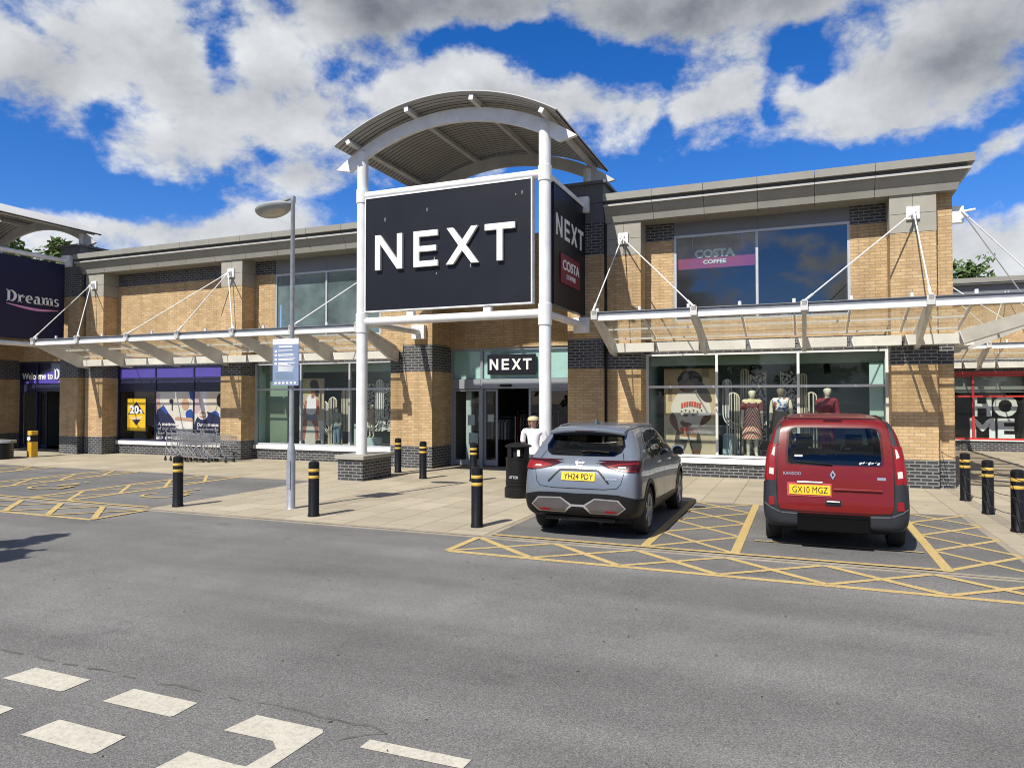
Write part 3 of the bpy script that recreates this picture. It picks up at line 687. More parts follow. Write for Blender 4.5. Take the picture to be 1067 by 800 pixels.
canopy('glass canopy on white tapered brackets left of the black sign tower', X0, YF, 0, 12.82,
       [.05, 2.13, 4.33, 6.43, 8.53, 10.63, 12.77], [(.22, .0), (.22, 2.13), (6.53, 4.33), (6.53, 6.43), (6.53, 8.53), (12.7, 10.63), (12.7, 12.77)])
X1 = -4.40
canopy('glass canopy over the shop window behind the red van', X1, YF, 0, 7.45,
       [.04, 2.25, 4.45, 6.69], [(.24, .0), (.24, 2.25), (6.67, 4.45), (6.67, 6.69)], True)
# the same canopy turned along the side wall of the passage
sc = canopy('glass canopy returning along the passage side of the right shop', 3.05, 17.7, R(90), 12.6,
       [.9, 2.2, 4.4, 6.6, 8.8, 11.0], [(.0, 2.2), (.0, .3), (6.6, 4.4), (6.6, 6.6)])
canopy('glass canopy above the red framed far shop window', 3.4, FY, 0, 14.9, [.5, 2.65, 4.8, 6.95, 9.1], [(3.6, 2.65), (7.0, 4.8), (3.6, 4.8)])
m = MB(); m.box(3.052, 3.28, 17.84, 17.98, 5.78, 6.14); m.tube([(3.1, 17.9, 6.0), (3.5, 17.9, 6.05)], .03); m.build('tie_plate', WHITE, BRD)
# ------------------------------------------------------------------ sign towers
TC = -7.575
SEAM_SHADE = plain('roof_seam_shade', (0.11, 0.105, 0.10), 0.6)  # darker colour paints in the shade along the roof ribs
def tower(dx, label):
    c = TC + dx; T = thing('sign_tower', label, 'sign tower', (c, 14.55, 0))
    yp = 14.55
    for s in (-1, 1):
        x = c + s * 2.375
        m = MB(); m.box(x - .36, x + .34, 14.1, 15.35, 0, .50, 0); m.build('plinth', DARK, T)
        m = MB(); m.box(x - .42, x + .40, 14.04, 15.41, .50, .60); m.build('plinth_cap', CONC, T, bevel=.01)
        m = MB(); m.cyl((x, yp, .60), (x, yp, 7.98), .135, n=24); m.lathe([(.137, 3.55), (.155, 3.56), (.155, 4.02), (.137, 4.03)], (x, yp, 0), 24)
        m.lathe([(.137, 6.72), (.155, 6.73), (.155, 7.06), (.137, 7.07)], (x, yp, 0), 24); m.build('pole', WHITE, T, smooth=True)
        # side rails back to the brick piers
        for z in (3.82, 6.90):
            m = MB(); m.cyl((x, yp + .1, z), (x, 17.3, z), .085, n=14); m.build('side_rail', WHITE, T, smooth=True)
            m = MB(); m.box(x - .2, x + .2, 17.24, 17.395, z - .2, z + .2); m.build('pier_plate', WHITE, T, bevel=.008)
        # brick pier
        a, e = (x - .57, x + .38) if s < 0 else (x - .40, x + .55)
        m = MB()
        for z0, z1, mi in ((0, .62, 1), (.62, 2.72, 0), (2.72, 3.48, 1), (3.48, 5.62, 0), (5.62, 6.45, 1)): m.box(a, e, 17.40, 18.62, z0, z1, mi)
        m.build('brick_pier', [BUFF, DARK], T)
        m = MB(); xm = (a + e) / 2
        for q0, q1 in ((a - .012, xm - .005), (xm + .005, e + .012)):
            for z0, z1 in ((6.45, 6.93), (6.94, 7.42)): m.box(q0, q1, 17.388, 18.63, z0, z1)
        m.box(a - .10, e + .10, 17.30, 18.72, 7.42, 7.49); m.build('pier_cladding', LEADG, T)
        m = MB(); m.cyl((x, 17.9, 7.49), (x, 17.9, 8.0), .12, n=16); m.build('roof_post', WHITE, T, smooth=True)
    for z, r in ((3.82, .10), (6.90, .10)):
        m = MB(); m.cyl((c - 2.375, yp, z), (c + 2.375, yp, z), r, n=16); m.build('front_rail', WHITE, T, smooth=True)
        for x in (c - 1.0, c + 1.0): m = MB(); m.box(x - .09, x + .09, yp - .06, yp + .06, min(z, 3.9) + .05 if z < 5 else z - .12, z + .2 if z < 5 else z - .07); m.build('sign_lug', WHITE, T)
    # curved roof on two arched beams
    RA = 5.25; ZA = 8.66; zc = ZA - RA
    def arc(r, hw, n=28): 
        a = math.asin(hw / r); return [(c + r * math.sin(t), zc + r * math.cos(t)) for t in np.linspace(-a, a, n)]
    for yb in (14.55, 17.9):
        o = arc(RA, 3.12); i = arc(RA - .30, 2.72)
        m = MB(); poly = o + i[::-1]
        n = len(o)
        for j in range(n - 1):
            m.prism([o[j], o[j + 1], i[j + 1], i[j]], 'y', yb - .05, yb + .05)
        m.build('arch_beam', WHITE if yb < 15 else CREAM, T)
    RS = RA + .13
    so_ = []; nseg = 40; hw = 2.80; a = math.asin(hw / RS)
    m = MB(); yf, yb = 14.0, 18.32
    nr = 30
    ys = np.array([yf + (yb - yf) / nr * (i + f) for i in range(nr) for f in (0, .11, .5, .89)] + [yb])
    vs_ = []
    for t in np.linspace(-a, a, nseg + 1):
        for k_, y in enumerate(ys):
            r = RS + (0.045 if k_ % 4 == 0 else 0.0)
            vs_.append((c + r * math.sin(t), y, zc + r * math.cos(t)))
    w = len(ys)
    for q in range(w - 1): pass
    m.add(vs_, [(j * w + q, (j + 1) * w + q, (j + 1) * w + q + 1, j * w + q + 1) for j in range(nseg) for q in range(w - 1)])
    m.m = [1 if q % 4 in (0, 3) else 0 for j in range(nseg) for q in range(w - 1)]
    m.build('roof_underside', [SHEET, SEAM_SHADE], T, recalc=False)
    m = MB(); vs_ = []
    for t in np.linspace(-a, a, nseg + 1):
        for r, y in ((RS + .04, yf), (RS + .04, yb), (RS + .06, yb), (RS + .06, yf)): vs_.append((c + r * math.sin(t), y, zc + r * math.cos(t)))
    m.add(vs_, [(j * 4 + q, (j + 1) * 4 + q, (j + 1) * 4 + (q + 1) % 4, j * 4 + (q + 1) % 4) for j in range(nseg) for q in range(4)] + [(0, 1, 2, 3), tuple(nseg * 4 + q for q in (3, 2, 1, 0))])
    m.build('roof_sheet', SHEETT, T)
    for f in (-.92, -.32, .30, .92):
        t = math.asin(f * 2.72 / RS); x, z = c + (RS - .06) * math.sin(t), zc + (RS - .06) * math.cos(t)
        M = TR(x, 0, z) @ Matrix.Rotation(t, 4, 'Y')
        m = MB(); m.box(-.05, .05, 14.06, 18.28, -.07, .05); m.xf(M); m.build('purlin', CREAM, T)
        m = MB(); m.box(-.052, .052, 14.045, 14.059, -.072, .052); m.xf(M); m.build('purlin_end', WHITE, T)
    # entrance wall between the piers
    a, e = c - 2.0, c + 1.98
    m = MB(); m.box(a, e, 18.50, 18.75, 3.42, 6.6); m.build('entrance_wall', BUFF, T)
    return T
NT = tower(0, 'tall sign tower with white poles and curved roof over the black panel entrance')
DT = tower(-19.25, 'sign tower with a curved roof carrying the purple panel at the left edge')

def sign_board(name, label, x0, x1, y, z0, z1, mat, trim):
    e = thing(name, label, 'sign', ((x0 + x1) / 2, y, z0))
    m = MB(); m.box(x0, x1, y - .07, y + .07, z0, z1); m.build('sign_panel', mat, e)
    m = MB()
    for p in ((x0 - .03, x0, z0 - .03, z1 + .03), (x1, x1 + .03, z0 - .03, z1 + .03)): m.box(p[0], p[1], y - .085, y + .085, p[2], p[3])
    for p in ((z0 - .03, z0), (z1, z1 + .03)): m.box(x0, x1, y - .085, y + .085, p[0], p[1])
    m.build('sign_frame', trim, e)
    return e
def NEXTL(x, z, w, h, t, d0, d1):
    """four block letters; x = list of (left, right)"""
    m = MB(); (n0, n1), (e0, e1), (x0, x1), (t0, t1) = x
    P = lambda poly: m.prism(poly, 'y', d0, d1)
    P([(n0, z), (n0 + t, z), (n0 + t, z + h - t * 1.55), (n1 - t, z), (n1, z), (n1, z + h), (n1 - t, z + h), (n1 - t, z + t * 1.55), (n0 + t, z + h), (n0, z + h)])
    P([(e0, z), (e1, z), (e1, z + t * .95), (e0 + t, z + t * .95), (e0 + t, z + h / 2 - t * .46), (e1 - .05 * h, z + h / 2 - t * .46), (e1 - .05 * h, z + h / 2 + t * .46), (e0 + t, z + h / 2 + t * .46), (e0 + t, z + h - t * .95), (e1, z + h - t * .95), (e1, z + h), (e0, z + h)])
    xm = (x0 + x1) / 2; k = t * 1.28
    P([(x0, z), (x0 + k, z), (xm, z + h * .36), (x1 - k, z), (x1, z), (xm + k * .52, z + h * .5), (x1 - .02 * h, z + h), (x1 - k, z + h), (xm, z + h * .64), (x0 + k, z + h), (x0 + .02 * h, z + h), (xm - k * .52, z + h * .5)])
    tm = (t0 + t1) / 2
    P([(tm - t / 2, z), (tm + t / 2, z), (tm + t / 2, z + h - t), (t1, z + h - t), (t1, z + h), (t0, z + h), (t0, z + h - t), (tm - t / 2, z + h - t)])
    return m
S1 = sign_board('shop_sign', 'large black sign panel with white NEXT letters facing the road', -9.80, -5.50, 14.55, 4.07, 6.80, SIGNB, WHITE)
LX = [(-9.49, -8.74), (-8.43, -7.79), (-7.57, -6.75), (-6.59, -5.86)]
NEXTL(LX, 5.03, 0, .84, .140, 14.40, 14.475).build('lettering', LETW, S1)
rr = random.Random(2); 
for i in range(9):
    x, z, l = rr.uniform(-9.6, -5.7), rr.uniform(4.2, 6.6), rr.uniform(.04, .14)
    m = MB(); m.prism([(x, z), (x + .012, z), (x + .018, z + l * .7), (x + .008, z + l), (x - .004, z + l * .6)], 'y', 14.4775, 14.4795); m.build('bird_streak', solid('dried_streak', (.34, .34, .34), .8), S1)
def side_board(name, label, x, y0, y1, z0, z1, mat, trim):
    e = thing(name, label, 'sign', (x, (y0 + y1) / 2, z0))
    m = MB(); m.box(x - .06, x + .06, y0, y1, z0, z1); m.build('sign_panel', mat, e)
    m = MB()
    for a, c in ((y0 - .03, y0), (y1, y1 + .03)): m.box(x - .07, x + .07, a, c, z0 - .03, z1 + .03)
    for a, c in ((z0 - .03, z0), (z1, z1 + .03)): m.box(x - .07, x + .07, y0, y1, a, c)
    m.build('sign_frame', trim, e); return e
S2 = side_board('shop_sign', 'black side panel of the sign tower with NEXT above a maroon coffee sign', -5.2, 14.98, 17.36, 4.10, 6.80, SIGNB, SIGNB)
b = NEXTL([(-9.49, -8.74), (-8.43, -7.79), (-7.57, -6.75), (-6.59, -5.86)], 0, 0, .84, .150, -.012, 0)
k = (17.25 - 15.11) / (9.49 - 5.86)
MM = TR(-5.139, 15.11, 5.68) @ Matrix(((0, -1, 0, 0), (k, 0, 0, 9.49 * k), (0, 0, k, 0), (0, 0, 0, 1)))
b.xf(MM).build('lettering', LETW, S2)
m = MB(); m.box(-5.139, -5.115, 15.40, 16.88, 4.63, 5.32); m.build('coffee_sign', COSTA, S2)
m = MB().merge(fit_text('COSTA', 15.52, 16.81, .24, .016, .006), TR(-5.108, 0, 4.95) @ FACE_E).merge(fit_text('COFFEE', 15.80, 16.50, .11, .01, .005), TR(-5.108, 0, 4.76) @ FACE_E)
m.build('lettering', LETW, S2)
S3 = sign_board('shop_sign', 'purple sign panel facing the road on the left sign tower', -29.05, -24.75, 14.55, 4.07, 6.80, SIGNN, solid('lilac_edge', (0.22, 0.20, 0.48), .4))
S4 = side_board('shop_sign', 'purple side panel with white Dreams lettering and pink swoosh', -24.45, 14.98, 17.16, 4.02, 6.72, SIGNN, SIGNN)
def serif_word(w, x0, x1, h):
    """slab-serif lettering: heavy stems, thin hairlines, bracket serifs"""
    m = MB()
    def rc(a, b_, c, d): m.add([(a, c, 0), (b_, c, 0), (b_, d, 0), (a, d, 0)], [(0, 1, 2, 3)])
    def arcb(cx, cy, rx, ry, tx, ty, a0, a1, n=14):
        vs_ = []
        for t in np.linspace(R(a0), R(a1), n):
            vs_ += [(cx + rx * math.cos(t), cy + ry * math.sin(t), 0), (cx + (rx - tx) * math.cos(t), cy + (ry - ty) * math.sin(t), 0)]
        m.add(vs_, [(2 * i, 2 * i + 2, 2 * i + 3, 2 * i + 1) for i in range(n - 1)])
    X = 0.0; xh = .70
    # D
    rc(.08, .28, 0, 1); rc(0, .36, 0, .07); rc(0, .36, .93, 1); arcb(.30, .5, .52, .5, .22, .08, -90, 90, 20); X = .92
    # r
    rc(X + .06, X + .24, 0, xh); rc(X, X + .34, 0, .07); rc(X, X + .24, xh - .07, xh); arcb(X + .40, xh - .26, .17, .26, .1, .12, 20, 165); arcb(X + .48, xh - .16, .1, .1, .1, .1, 0, 360); X += .66
    # e
    arcb(X + .30, xh / 2, .30, xh / 2, .19, .07, 90, 305, 22); arcb(X + .30, xh / 2, .28, xh / 2, .15, .07, 0, 90, 10); rc(X + .1, X + .58, xh / 2 - .03, xh / 2 + .04); X += .68
    # a
    arcb(X + .22, .20, .22, .22, .16, .07, 80, 290, 16); rc(X + .34, X + .52, 0, .46); arcb(X + .29, .46, .23, .24, .18, .08, 0, 150, 14); rc(X + .2, X + .36, .35, .41); rc(X + .5, X + .62, 0, .07); X += .70
    # m
    for q in (.06, .42, .78): rc(X + q, X + q + .18, 0, xh - .1 if q > .1 else xh); rc(X + q - .06, X + q + .24, 0, .07)
    rc(X, X + .24, xh - .07, xh); arcb(X + .42, xh - .22, .18, .22, .16, .09, 0, 150); arcb(X + .78, xh - .22, .18, .22, .16, .09, 0, 150); X += 1.10
    # s
    arcb(X + .22, xh - .19, .20, .19, .13, .07, 30, 265, 16); arcb(X + .22, .19, .22, .19, .14, .07, -150, 85, 16); X += .46
    k_ = (x1 - x0) / X
    m.v = [(x0 + p[0] * k_, p[1] * h, 0.0) for p in m.v]
    m2 = MB(); n_ = len(m.v)
    for f in m.f:
        pv = [m.v[i] for i in f]; 
        m2.add([(p[0], p[1], 0.0) for p in pv] + [(p[0], p[1], .03) for p in pv], [tuple(range(len(pv)))[::-1], tuple(range(len(pv), 2 * len(pv)))] + [(i, (i + 1) % len(pv), len(pv) + (i + 1) % len(pv), len(pv) + i) for i in range(len(pv))])
    return m2
MB().merge(serif_word('Dreams', 15.20, 16.99, .385), TR(-24.385, 0, 5.205) @ FACE_E).build('lettering', LETW, S4)
m = MB(); N = 20; vs_ = []
for i in range(N + 1):
    t = i / N; y = 15.21 + t * 1.76; z = 5.135 - .125 * math.sin(min(1, t * 1.15) * math.pi * .62) + .10 * max(0, t - .62); w = .012 + .030 * math.sin(math.pi * min(1, t)) 
    vs_ += [(-24.375, y, z - w), (-24.375, y, z + w), (-24.388, y, z + w), (-24.388, y, z - w)]
m.add(vs_, [(4 * i + q, 4 * i + 4 + q, 4 * i + 4 + (q + 1) % 4, 4 * i + (q + 1) % 4) for i in range(N) for q in range(4)] + [(0, 1, 2, 3), tuple(4 * N + q for q in (3, 2, 1, 0))])
m.build('swoosh', solid('pale_pink', (0.72, 0.32, 0.52)), S4)

# ------------------------------------------------------------------ entrances under the towers
YD = 18.60
def entrance(dx, label, frame, fm):
    E_ = thing('shop_entrance', label, 'entrance', (TC + dx, YD, 0))
    x0, x1 = -9.58 + dx, -5.60 + dx
    m = MB(); w = .08
    for x in (x0, x1 - w): m.box(x, x + w, YD - .06, YD + .06, 0, 3.42)
    m.box(x0 + w, x1 - w, YD - .055, YD + .055, 3.34, 3.42)
    m.box(-8.62 + dx, -8.55 + dx, YD - .05, YD + .05, 0, 3.34); m.box(-6.62 + dx, -6.55 + dx, YD - .05, YD + .05, 0, 2.24); m.box(-6.62 + dx, -6.55 + dx, YD - .05, YD + .05, 2.53, 3.34)
    f = m.build('frame', frame, E_)
    m = MB(); m.box(x0 + w, -8.62 + dx, YD - .07, YD + .05, 2.24, 2.52); m.box(-8.55 + dx, x1 - w, YD - .09, YD + .05, 2.24, 2.52); m.build('door_header', frame, E_)
    m = MB()
    for a, c in ((x0 + w, -8.62 + dx), (-8.55 + dx, -6.62 + dx), (-6.55 + dx, x1 - w)): m.add([(a, YD, 2.53), (c, YD, 2.53), (c, YD, 3.34), (a, YD, 3.34)], [(0, 1, 2, 3)])
    m.build('fanlight', GLS, E_, recalc=False)
    m = MB(); m.box(x0 + w, x1 - w, YD + .03, YD + .05, 2.53, 3.34); m.build('window_film', fm, E_)
    def leaf(a, c, y, nm):
        m = MB(); bars(m, a, c, .02, 2.23, y, (), (), .06, .05)
        m.box(a + .06, c - .06, y - .02, y + .02, .08, .18)
        lf = m.build(nm, frame, E_)
        m = MB(); m.add([(a + .06, y, .18), (c - .06, y, .18), (c - .06, y, 2.17), (a + .06, y, 2.17)], [(0, 1, 2, 3)]); m.build('pane', GLS, lf, recalc=False)
    leaf(x0 + w, -8.62 + dx, YD, 'side_light'); leaf(-8.55 + dx, -8.12 + dx, YD + .08, 'sliding_door'); leaf(-7.16 + dx, -6.62 + dx, YD + .08, 'sliding_door'); leaf(-6.55 + dx, x1 - w, YD, 'side_light')
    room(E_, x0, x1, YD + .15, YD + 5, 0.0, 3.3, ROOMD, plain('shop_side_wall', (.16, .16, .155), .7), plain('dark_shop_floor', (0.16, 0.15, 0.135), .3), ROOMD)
    return E_
EN = entrance(0, 'grey framed automatic glass entrance under the black sign tower', ALUD, TEAL)
m = MB(); m.box(-7.98, -7.62, YD - .13, YD - .09, 2.30, 2.36); m.box(-7.92, -7.68, YD - .18, YD - .13, 2.29, 2.35); m.build('door_sensor', BLACKP, EN)
ED = entrance(-19.25, 'dark glass entrance under the purple welcome film at the left', NAVYF, NAVYF)
m = MB(); pts = [(-28.7, 2.56), (-24.9, 2.56), (-24.9, 3.30)] + [(-28.7 + 3.0 * math.sin(t), 2.56 + .74 * (1 - math.cos(t)) ** .5 if False else 2.56 + .74 * math.sin(t) ** .8) for t in np.linspace(1.45, .06, 14)]
m.prism(pts, 'y', YD - .004, YD - .001); m.build('purple_film', solid('purple_film_lit', (0.085, 0.065, 0.36), .4), ED)
m = MB().merge(fit_text('Welcome to', -28.75, -26.95, .26, .02, .003), TR(0, YD - .012, 2.72) @ FACE_S).merge(serif_word('Dreams', -26.85, -25.2, .42), TR(0, YD - .006, 2.70) @ FACE_S)
m.build('lettering', LETW, ED)
m = MB(); m.box(-26.6, -25.3, YD - .03, YD - .012, 2.60, 2.635); m.build('underline', LETP, ED)
m = MB()
for x, z, a, c in ((-26.05, 1.50, .2, .34), (-25.8, 1.1, .16, .22), (-25.5, 1.12, .16, .22)): m.box(x, x + a, YD + .02, YD + .05, z, z + c)
m.build('door_notice', LETW, ED)
SD = thing('shop_sign', 'small black box sign with white NEXT letters above the automatic doors', 'sign', (-7.63, YD - .1, 2.64))
m = MB(); m.box(-8.36, -6.90, YD - .14, YD - .02, 2.64, 3.21); m.build('sign_panel', SIGNB, SD, bevel=.01)
b = NEXTL(LX, 0, 0, .84, .165, -.03, 0); k = (8.27 - 6.99) / (9.49 - 5.86)
b.xf(TR(-8.27, YD - .142, 2.77) @ Matrix(((k, 0, 0, 9.49 * k), (0, 1, 0, 0), (0, 0, k * 1.05, 0), (0, 0, 0, 1)))).build('lettering', LETW, SD)
# notices stuck to the doors, kick bars
m = MB()
for x, z, a, c in ((-9.05, 1.18, .22, .30), (-8.72, 1.35, .06, .06), (-8.45, 1.28, .2, .22), (-9.02, .62, .3, .34), (-6.98, 1.25, .2, .2)): m.box(x, x + a, YD + .012 if x < -8.6 else YD + .092, YD + .018 if x < -8.6 else YD + .098, z, z + c)
m.build('door_notice', solid('notice_grey', (0.45, 0.50, 0.50)), EN)
m = MB(); m.box(-9.2, -9.02, YD + .2, YD + .38, .02, 2.2); m.build('security_post', solid('post_grey', (0.38, 0.44, 0.43)), EN)
m = MB(); m.lathe([(.0, 1.22), (.13, 1.22), (.13, 1.62), (.0, 1.63)], (-9.05, YD + .9, 0), 16); m.build('sanitiser_stand', solid('steel_blue', (0.35, 0.42, 0.46)), EN)
# clothes hanging inside
CR = thing('clothes_rail', 'rail of red and grey clothes inside the dark shop entrance', 'clothes rail', (-8.0, 21.4, 0))
m = MB(); m.tube([(-8.6, 21.4, 0), (-8.6, 21.4, 1.55), (-7.2, 21.4, 1.55), (-7.2, 21.4, 0)], .018); m.build('rail', CHROME, CR)
for i in range(12):
    x = -8.52 + i * .11; col = [(.42, .05, .05), (.30, .16, .13), (.25, .25, .25), (.45, .38, .30)][(i * 7) % 4] if i < 6 else (.18, .16, .15)
    m = MB(); m.prism([(21.15, .75 + .1 * (i % 3)), (21.65, .75 + .1 * (i % 3)), (21.62, 1.36), (21.46, 1.46), (21.34, 1.46), (21.18, 1.36)], 'x', x - .025, x + .025)
    m.build('garment', solid('garment_cloth', col, .9), CR)

CR2 = thing('clothes_rail', 'low rail of pale clothes just inside the left shop door', 'clothes rail', (-9.0, 20.2, 0))
m = MB(); m.tube([(-9.4, 20.2, 0), (-9.4, 20.2, 1.4), (-8.2, 20.2, 1.4), (-8.2, 20.2, 0)], .018); m.build('rail', CHROME, CR2)
for i in range(10):
    x = -9.33 + i * .11; col = [(.5, .47, .42), (.20, .28, .36), (.55, .40, .36), (.12, .12, .13)][(i * 3) % 4]
    m = MB(); m.prism([(19.98, .7), (20.42, .7), (20.40, 1.22), (20.26, 1.31), (20.14, 1.31), (20.0, 1.22)], 'x', x - .025, x + .025)
    m.build('garment', solid('garment_cloth', col, .9), CR2)

# ------------------------------------------------------------------ coffee banner behind the upper window
CB = thing('banner', 'maroon COSTA COFFEE banner hanging behind the upper window', 'banner', (-2.0, 18.30, 5.24))
m = MB(); m.box(-2.93, -1.05, 18.29, 18.31, 5.53, 5.83); m.build('upper_band', COSTAD, CB)
m = MB(); m.box(-2.93, -1.05, 18.285, 18.312, 5.24, 5.53); m.build('lower_band', COSTA2, CB)
m = MB().merge(fit_text('COSTA', -2.50, -1.52, .215, .05, .004), TR(0, 18.275, 5.50) @ FACE_S); m.build('lettering', solid('pale_blue_letters', (.50, .62, .66)), CB)
m = MB().merge(fit_text('COFFEE', -2.29, -1.73, .10, .03, .004), TR(0, 18.275, 5.345) @ FACE_S); m.build('lettering', LETW, CB)
m = MB()
for x in (-2.55, -1.35): m.cyl((x, 18.3, 5.83), (x, 18.3, 6.05), .006, n=6)
m.build('hanger', CHROME, CB)
# ------------------------------------------------------------------ bollards, lamp column, bin, trolleys
def make_bollard():
    r = thing('bollard', 'x', 'bollard', (0, 0, 0), 0, 'black bollards with two bands')
    m = MB(); m.lathe([(.098, 0), (.098, .03), (.088, .045), (.088, .86), (.084, .885), (.06, .905), (.0, .912)], n=24); m.build('post', BOLL, r, smooth=True)
    for z in (.625, .735):
        m = MB(); m.lathe([(.0885, z), (.0905, z + .003), (.0905, z + .045), (.0885, z + .048)], n=24); m.build('band', YBAND, r, smooth=True)
    return r
bproto = make_bollard(); first = True
for x, y, rz, lab in [(-10.43, 9.52, .3, 'black bollard with yellow bands in front of the shopping trolleys'),
                      (-7.49, 9.59, 1.0, 'black bollard with yellow bands just right of the lamp column'),
                      (-9.90, 16.15, 2.0, 'black bollard between the brick plinth and the entrance pier'),
                      (-8.58, 15.15, 0.4, 'black bollard standing in front of the left entrance pier'),
                      (-7.22, 15.15, 0.9, 'black bollard in front of the glass doors, partly behind a nearer one'),
                      (-4.57, 9.72, 1.4, 'near black bollard at the corner of the grey car bay'),
                      (2.86, 15.79, 0.2, 'farthest black bollard of the wired row beside the passage'),
                      (2.88, 14.10, 1.7, 'middle black bollard of the wired row right of the red van'),
                      (2.89, 12.35, 2.6, 'nearest black bollard of the wired row at the right edge')]:
    o = bproto if first else copy_tree(bproto); first = False
    o.location = (x, y, 0 if y > YK else ZR); o.rotation_euler.z = rz; o['label'] = lab
m = MB()
for z in (.80, .52, .26):
    pts = []
    for y0, y1 in ((12.35, 14.1), (14.1, 15.79), (15.79, 17.9)):
        for i in range(7):
            t = i / 6; pts.append((2.79, y0 + (y1 - y0) * t, z - .05 * math.sin(math.pi * t)))
    m.tube([(2.79, 9.2, z)] + pts, .006, 6)
top('wire_barrier', m, BLACKP, 'three thin black wires strung along the right row of bollards', 'barrier')

def lamp_column(x, y, rz, label):
    L_ = thing('lamp_column', label, 'street lamp', (x, y, 0), rz)
    B = dict(world=False, smooth=True)
    m = MB(); m.lathe([(.085, 0), (.074, .02), (.072, .98), (.066, 1.06), (.046, 1.16), (.043, 1.2), (.037, 5.42), (.045, 5.43), (.045, 5.52), (0, 5.53)], n=20); m.build('column', GALV, L_, **B)
    m = MB(); m.box(-.04, .04, -.079, -.070, .35, .85); m.build('access_door', GALV, L_, world=False)
    m = MB(); n = 26; st = 10
    vs_ = []
    for i in range(st + 1):
        a = math.pi * i / st
        for j in range(n):
            b_ = 2 * math.pi * j / n
            cx, cy = math.cos(b_), math.sin(b_); rr = math.sin(a); z = math.cos(a)
            zz = .10 * z if z > 0 else .085 * z
            vs_.append((-.42 + .39 * rr * cx, .20 * rr * cy * (1.1 - .25 * cx), zz))
    m.add(vs_, [(i * n + j, i * n + (j + 1) % n, (i + 1) * n + (j + 1) % n, (i + 1) * n + j) for i in range(st) for j in range(n)])
    m.xf(TR(0, 0, 5.42) @ Matrix.Rotation(R(-8), 4, 'Y') @ Matrix.Rotation(R(-16), 4, 'X')); hd = m.build('lamp_head', solid('lamp_grey', (0.33, 0.34, 0.34), .45), L_, **B)
    m = MB(); m.lathe([(0, -.092), (.12, -.086), (.15, -.066), (.15, -.02)], (0, 0, 0), 20); m.xf(TR(0, 0, 5.42) @ Matrix.Rotation(R(-8), 4, 'Y') @ Matrix.Rotation(R(-16), 4, 'X') @ TR(-.44, 0, 0) @ Matrix.Diagonal((1.7, .85, 1, 1))); m.build('lens', solid('lamp_lens', (0.50, 0.46, 0.36), .2), hd, world=False, smooth=True)
    m = MB(); m.box(-.52, .05, -.035, .035, .075, .125); m.xf(TR(0, 0, 5.43) @ Matrix.Rotation(R(-7), 4, 'Y')); m.build('lamp_arm', GALV, L_, world=False, bevel=.008)
    return L_
lamp_column(-8.39, 10.11, 0, 'galvanised lamp column with a flat oval head and a blue notice')
NS = thing('notice_sign', 'blue and white car park notice fixed to the lamp column', 'sign', (-8.45, 10.03, 2.17))
m = MB(); m.box(-8.735, -8.165, 10.015, 10.03, 2.17, 3.0); m.build('board', solid('slate_blue_board', (0.21, 0.27, 0.40), .4), NS)
m = MB(); m.box(-8.735, -8.165, 10.011, 10.0148, 2.90, 3.0, 0); rr = random.Random(5)
W_, G_ = 0, 1
m.box(-8.60, -8.30, 10.011, 10.0148, 2.845, 2.875, 0)
for z, n_ in ((2.80, 1), (2.73, 2), (2.655, 2), (2.58, 3)):
    m.box(-8.69, -8.64, 10.011, 10.0148, z - .04, z, 0)
    for i in range(n_): m.box(-8.61, -8.61 + .2 + rr.random() * .18, 10.011, 10.0148, z - .014 - i * .022, z - i * .022, 0)
for i in range(5): m.box(-8.61, -8.61 + .30 + rr.random() * .05, 10.011, 10.0148, 2.50 - i * .018, 2.51 - i * .018, 0)
for i in range(7): m.box(-8.68, -8.30 + rr.random() * .08, 10.011, 10.0148, 2.40 - i * .018, 2.405 - i * .018, 1)
for i in range(6): m.box(-8.69 + i * .085, -8.64 + i * .085, 10.011, 10.0148, 2.20, 2.235, 0)
m.build('print', [LETW, solid('pale_teal_print', (0.30, 0.42, 0.48))], NS)
m = MB(); m.box(-8.46, -8.32, 10.03, 10.07, 2.3, 2.34); m.box(-8.46, -8.32, 10.03, 10.07, 2.82, 2.86); m.build('bracket', GALV, NS)

LB = thing('litter_bin', 'round black litter bin beside the grey car', 'litter bin', (-5.23, 13.05, 0), R(20))
m = MB(); m.lathe([(.275, 0), (.275, .17), (.262, .18), (.262, .20)], n=32); m.build('base_ring', BLACKP, LB, world=False, smooth=True)
m = MB(); m.lathe([(.245, .20), (.25, .235), (.257, .24), (.257, .26), (.25, .265), (.25, .30), (.257, .305), (.257, .32), (.248, .325), (.248, .74), (.257, .75), (.257, .775), (.25, .78)], n=32); m.build('body', BLACKP, LB, world=False, smooth=True)
m = MB(); m.lathe([(.185, .78), (.185, .985)], n=24); m.build('liner', solid('bin_dark', (.004, .004, .004), .8), LB, world=False, smooth=True)
m = MB()
for k_ in range(4):
    a = R(45 + 90 * k_); t0, t1 = a - R(13), a + R(13)
    p = [(.25 * math.cos(t), .25 * math.sin(t)) for t in np.linspace(t0, t1, 5)] + [(.22 * math.cos(t), .22 * math.sin(t)) for t in np.linspace(t1, t0, 5)]
    m.prism(p, 'z', .78, .985)
m.build('hood_post', BLACKP, LB, world=False)
m = MB(); m.lathe([(.25, .985), (.268, .99), (.268, 1.01), (.24, 1.03), (.12, 1.065), (0, 1.075)], n=32); m.build('hood', BLACKP, LB, world=False, smooth=True)
m = MB(); m.box(.06, .12, -.245, -.238, .82, .94); m.xf(Matrix.Rotation(R(-18), 4, 'Z')); m.build('sticker', solid('sticker_white', (.65, .62, .58)), LB, world=False)
t_ = fit_text('LITTER', -.12, .08, .05, .012, 0); v2 = []
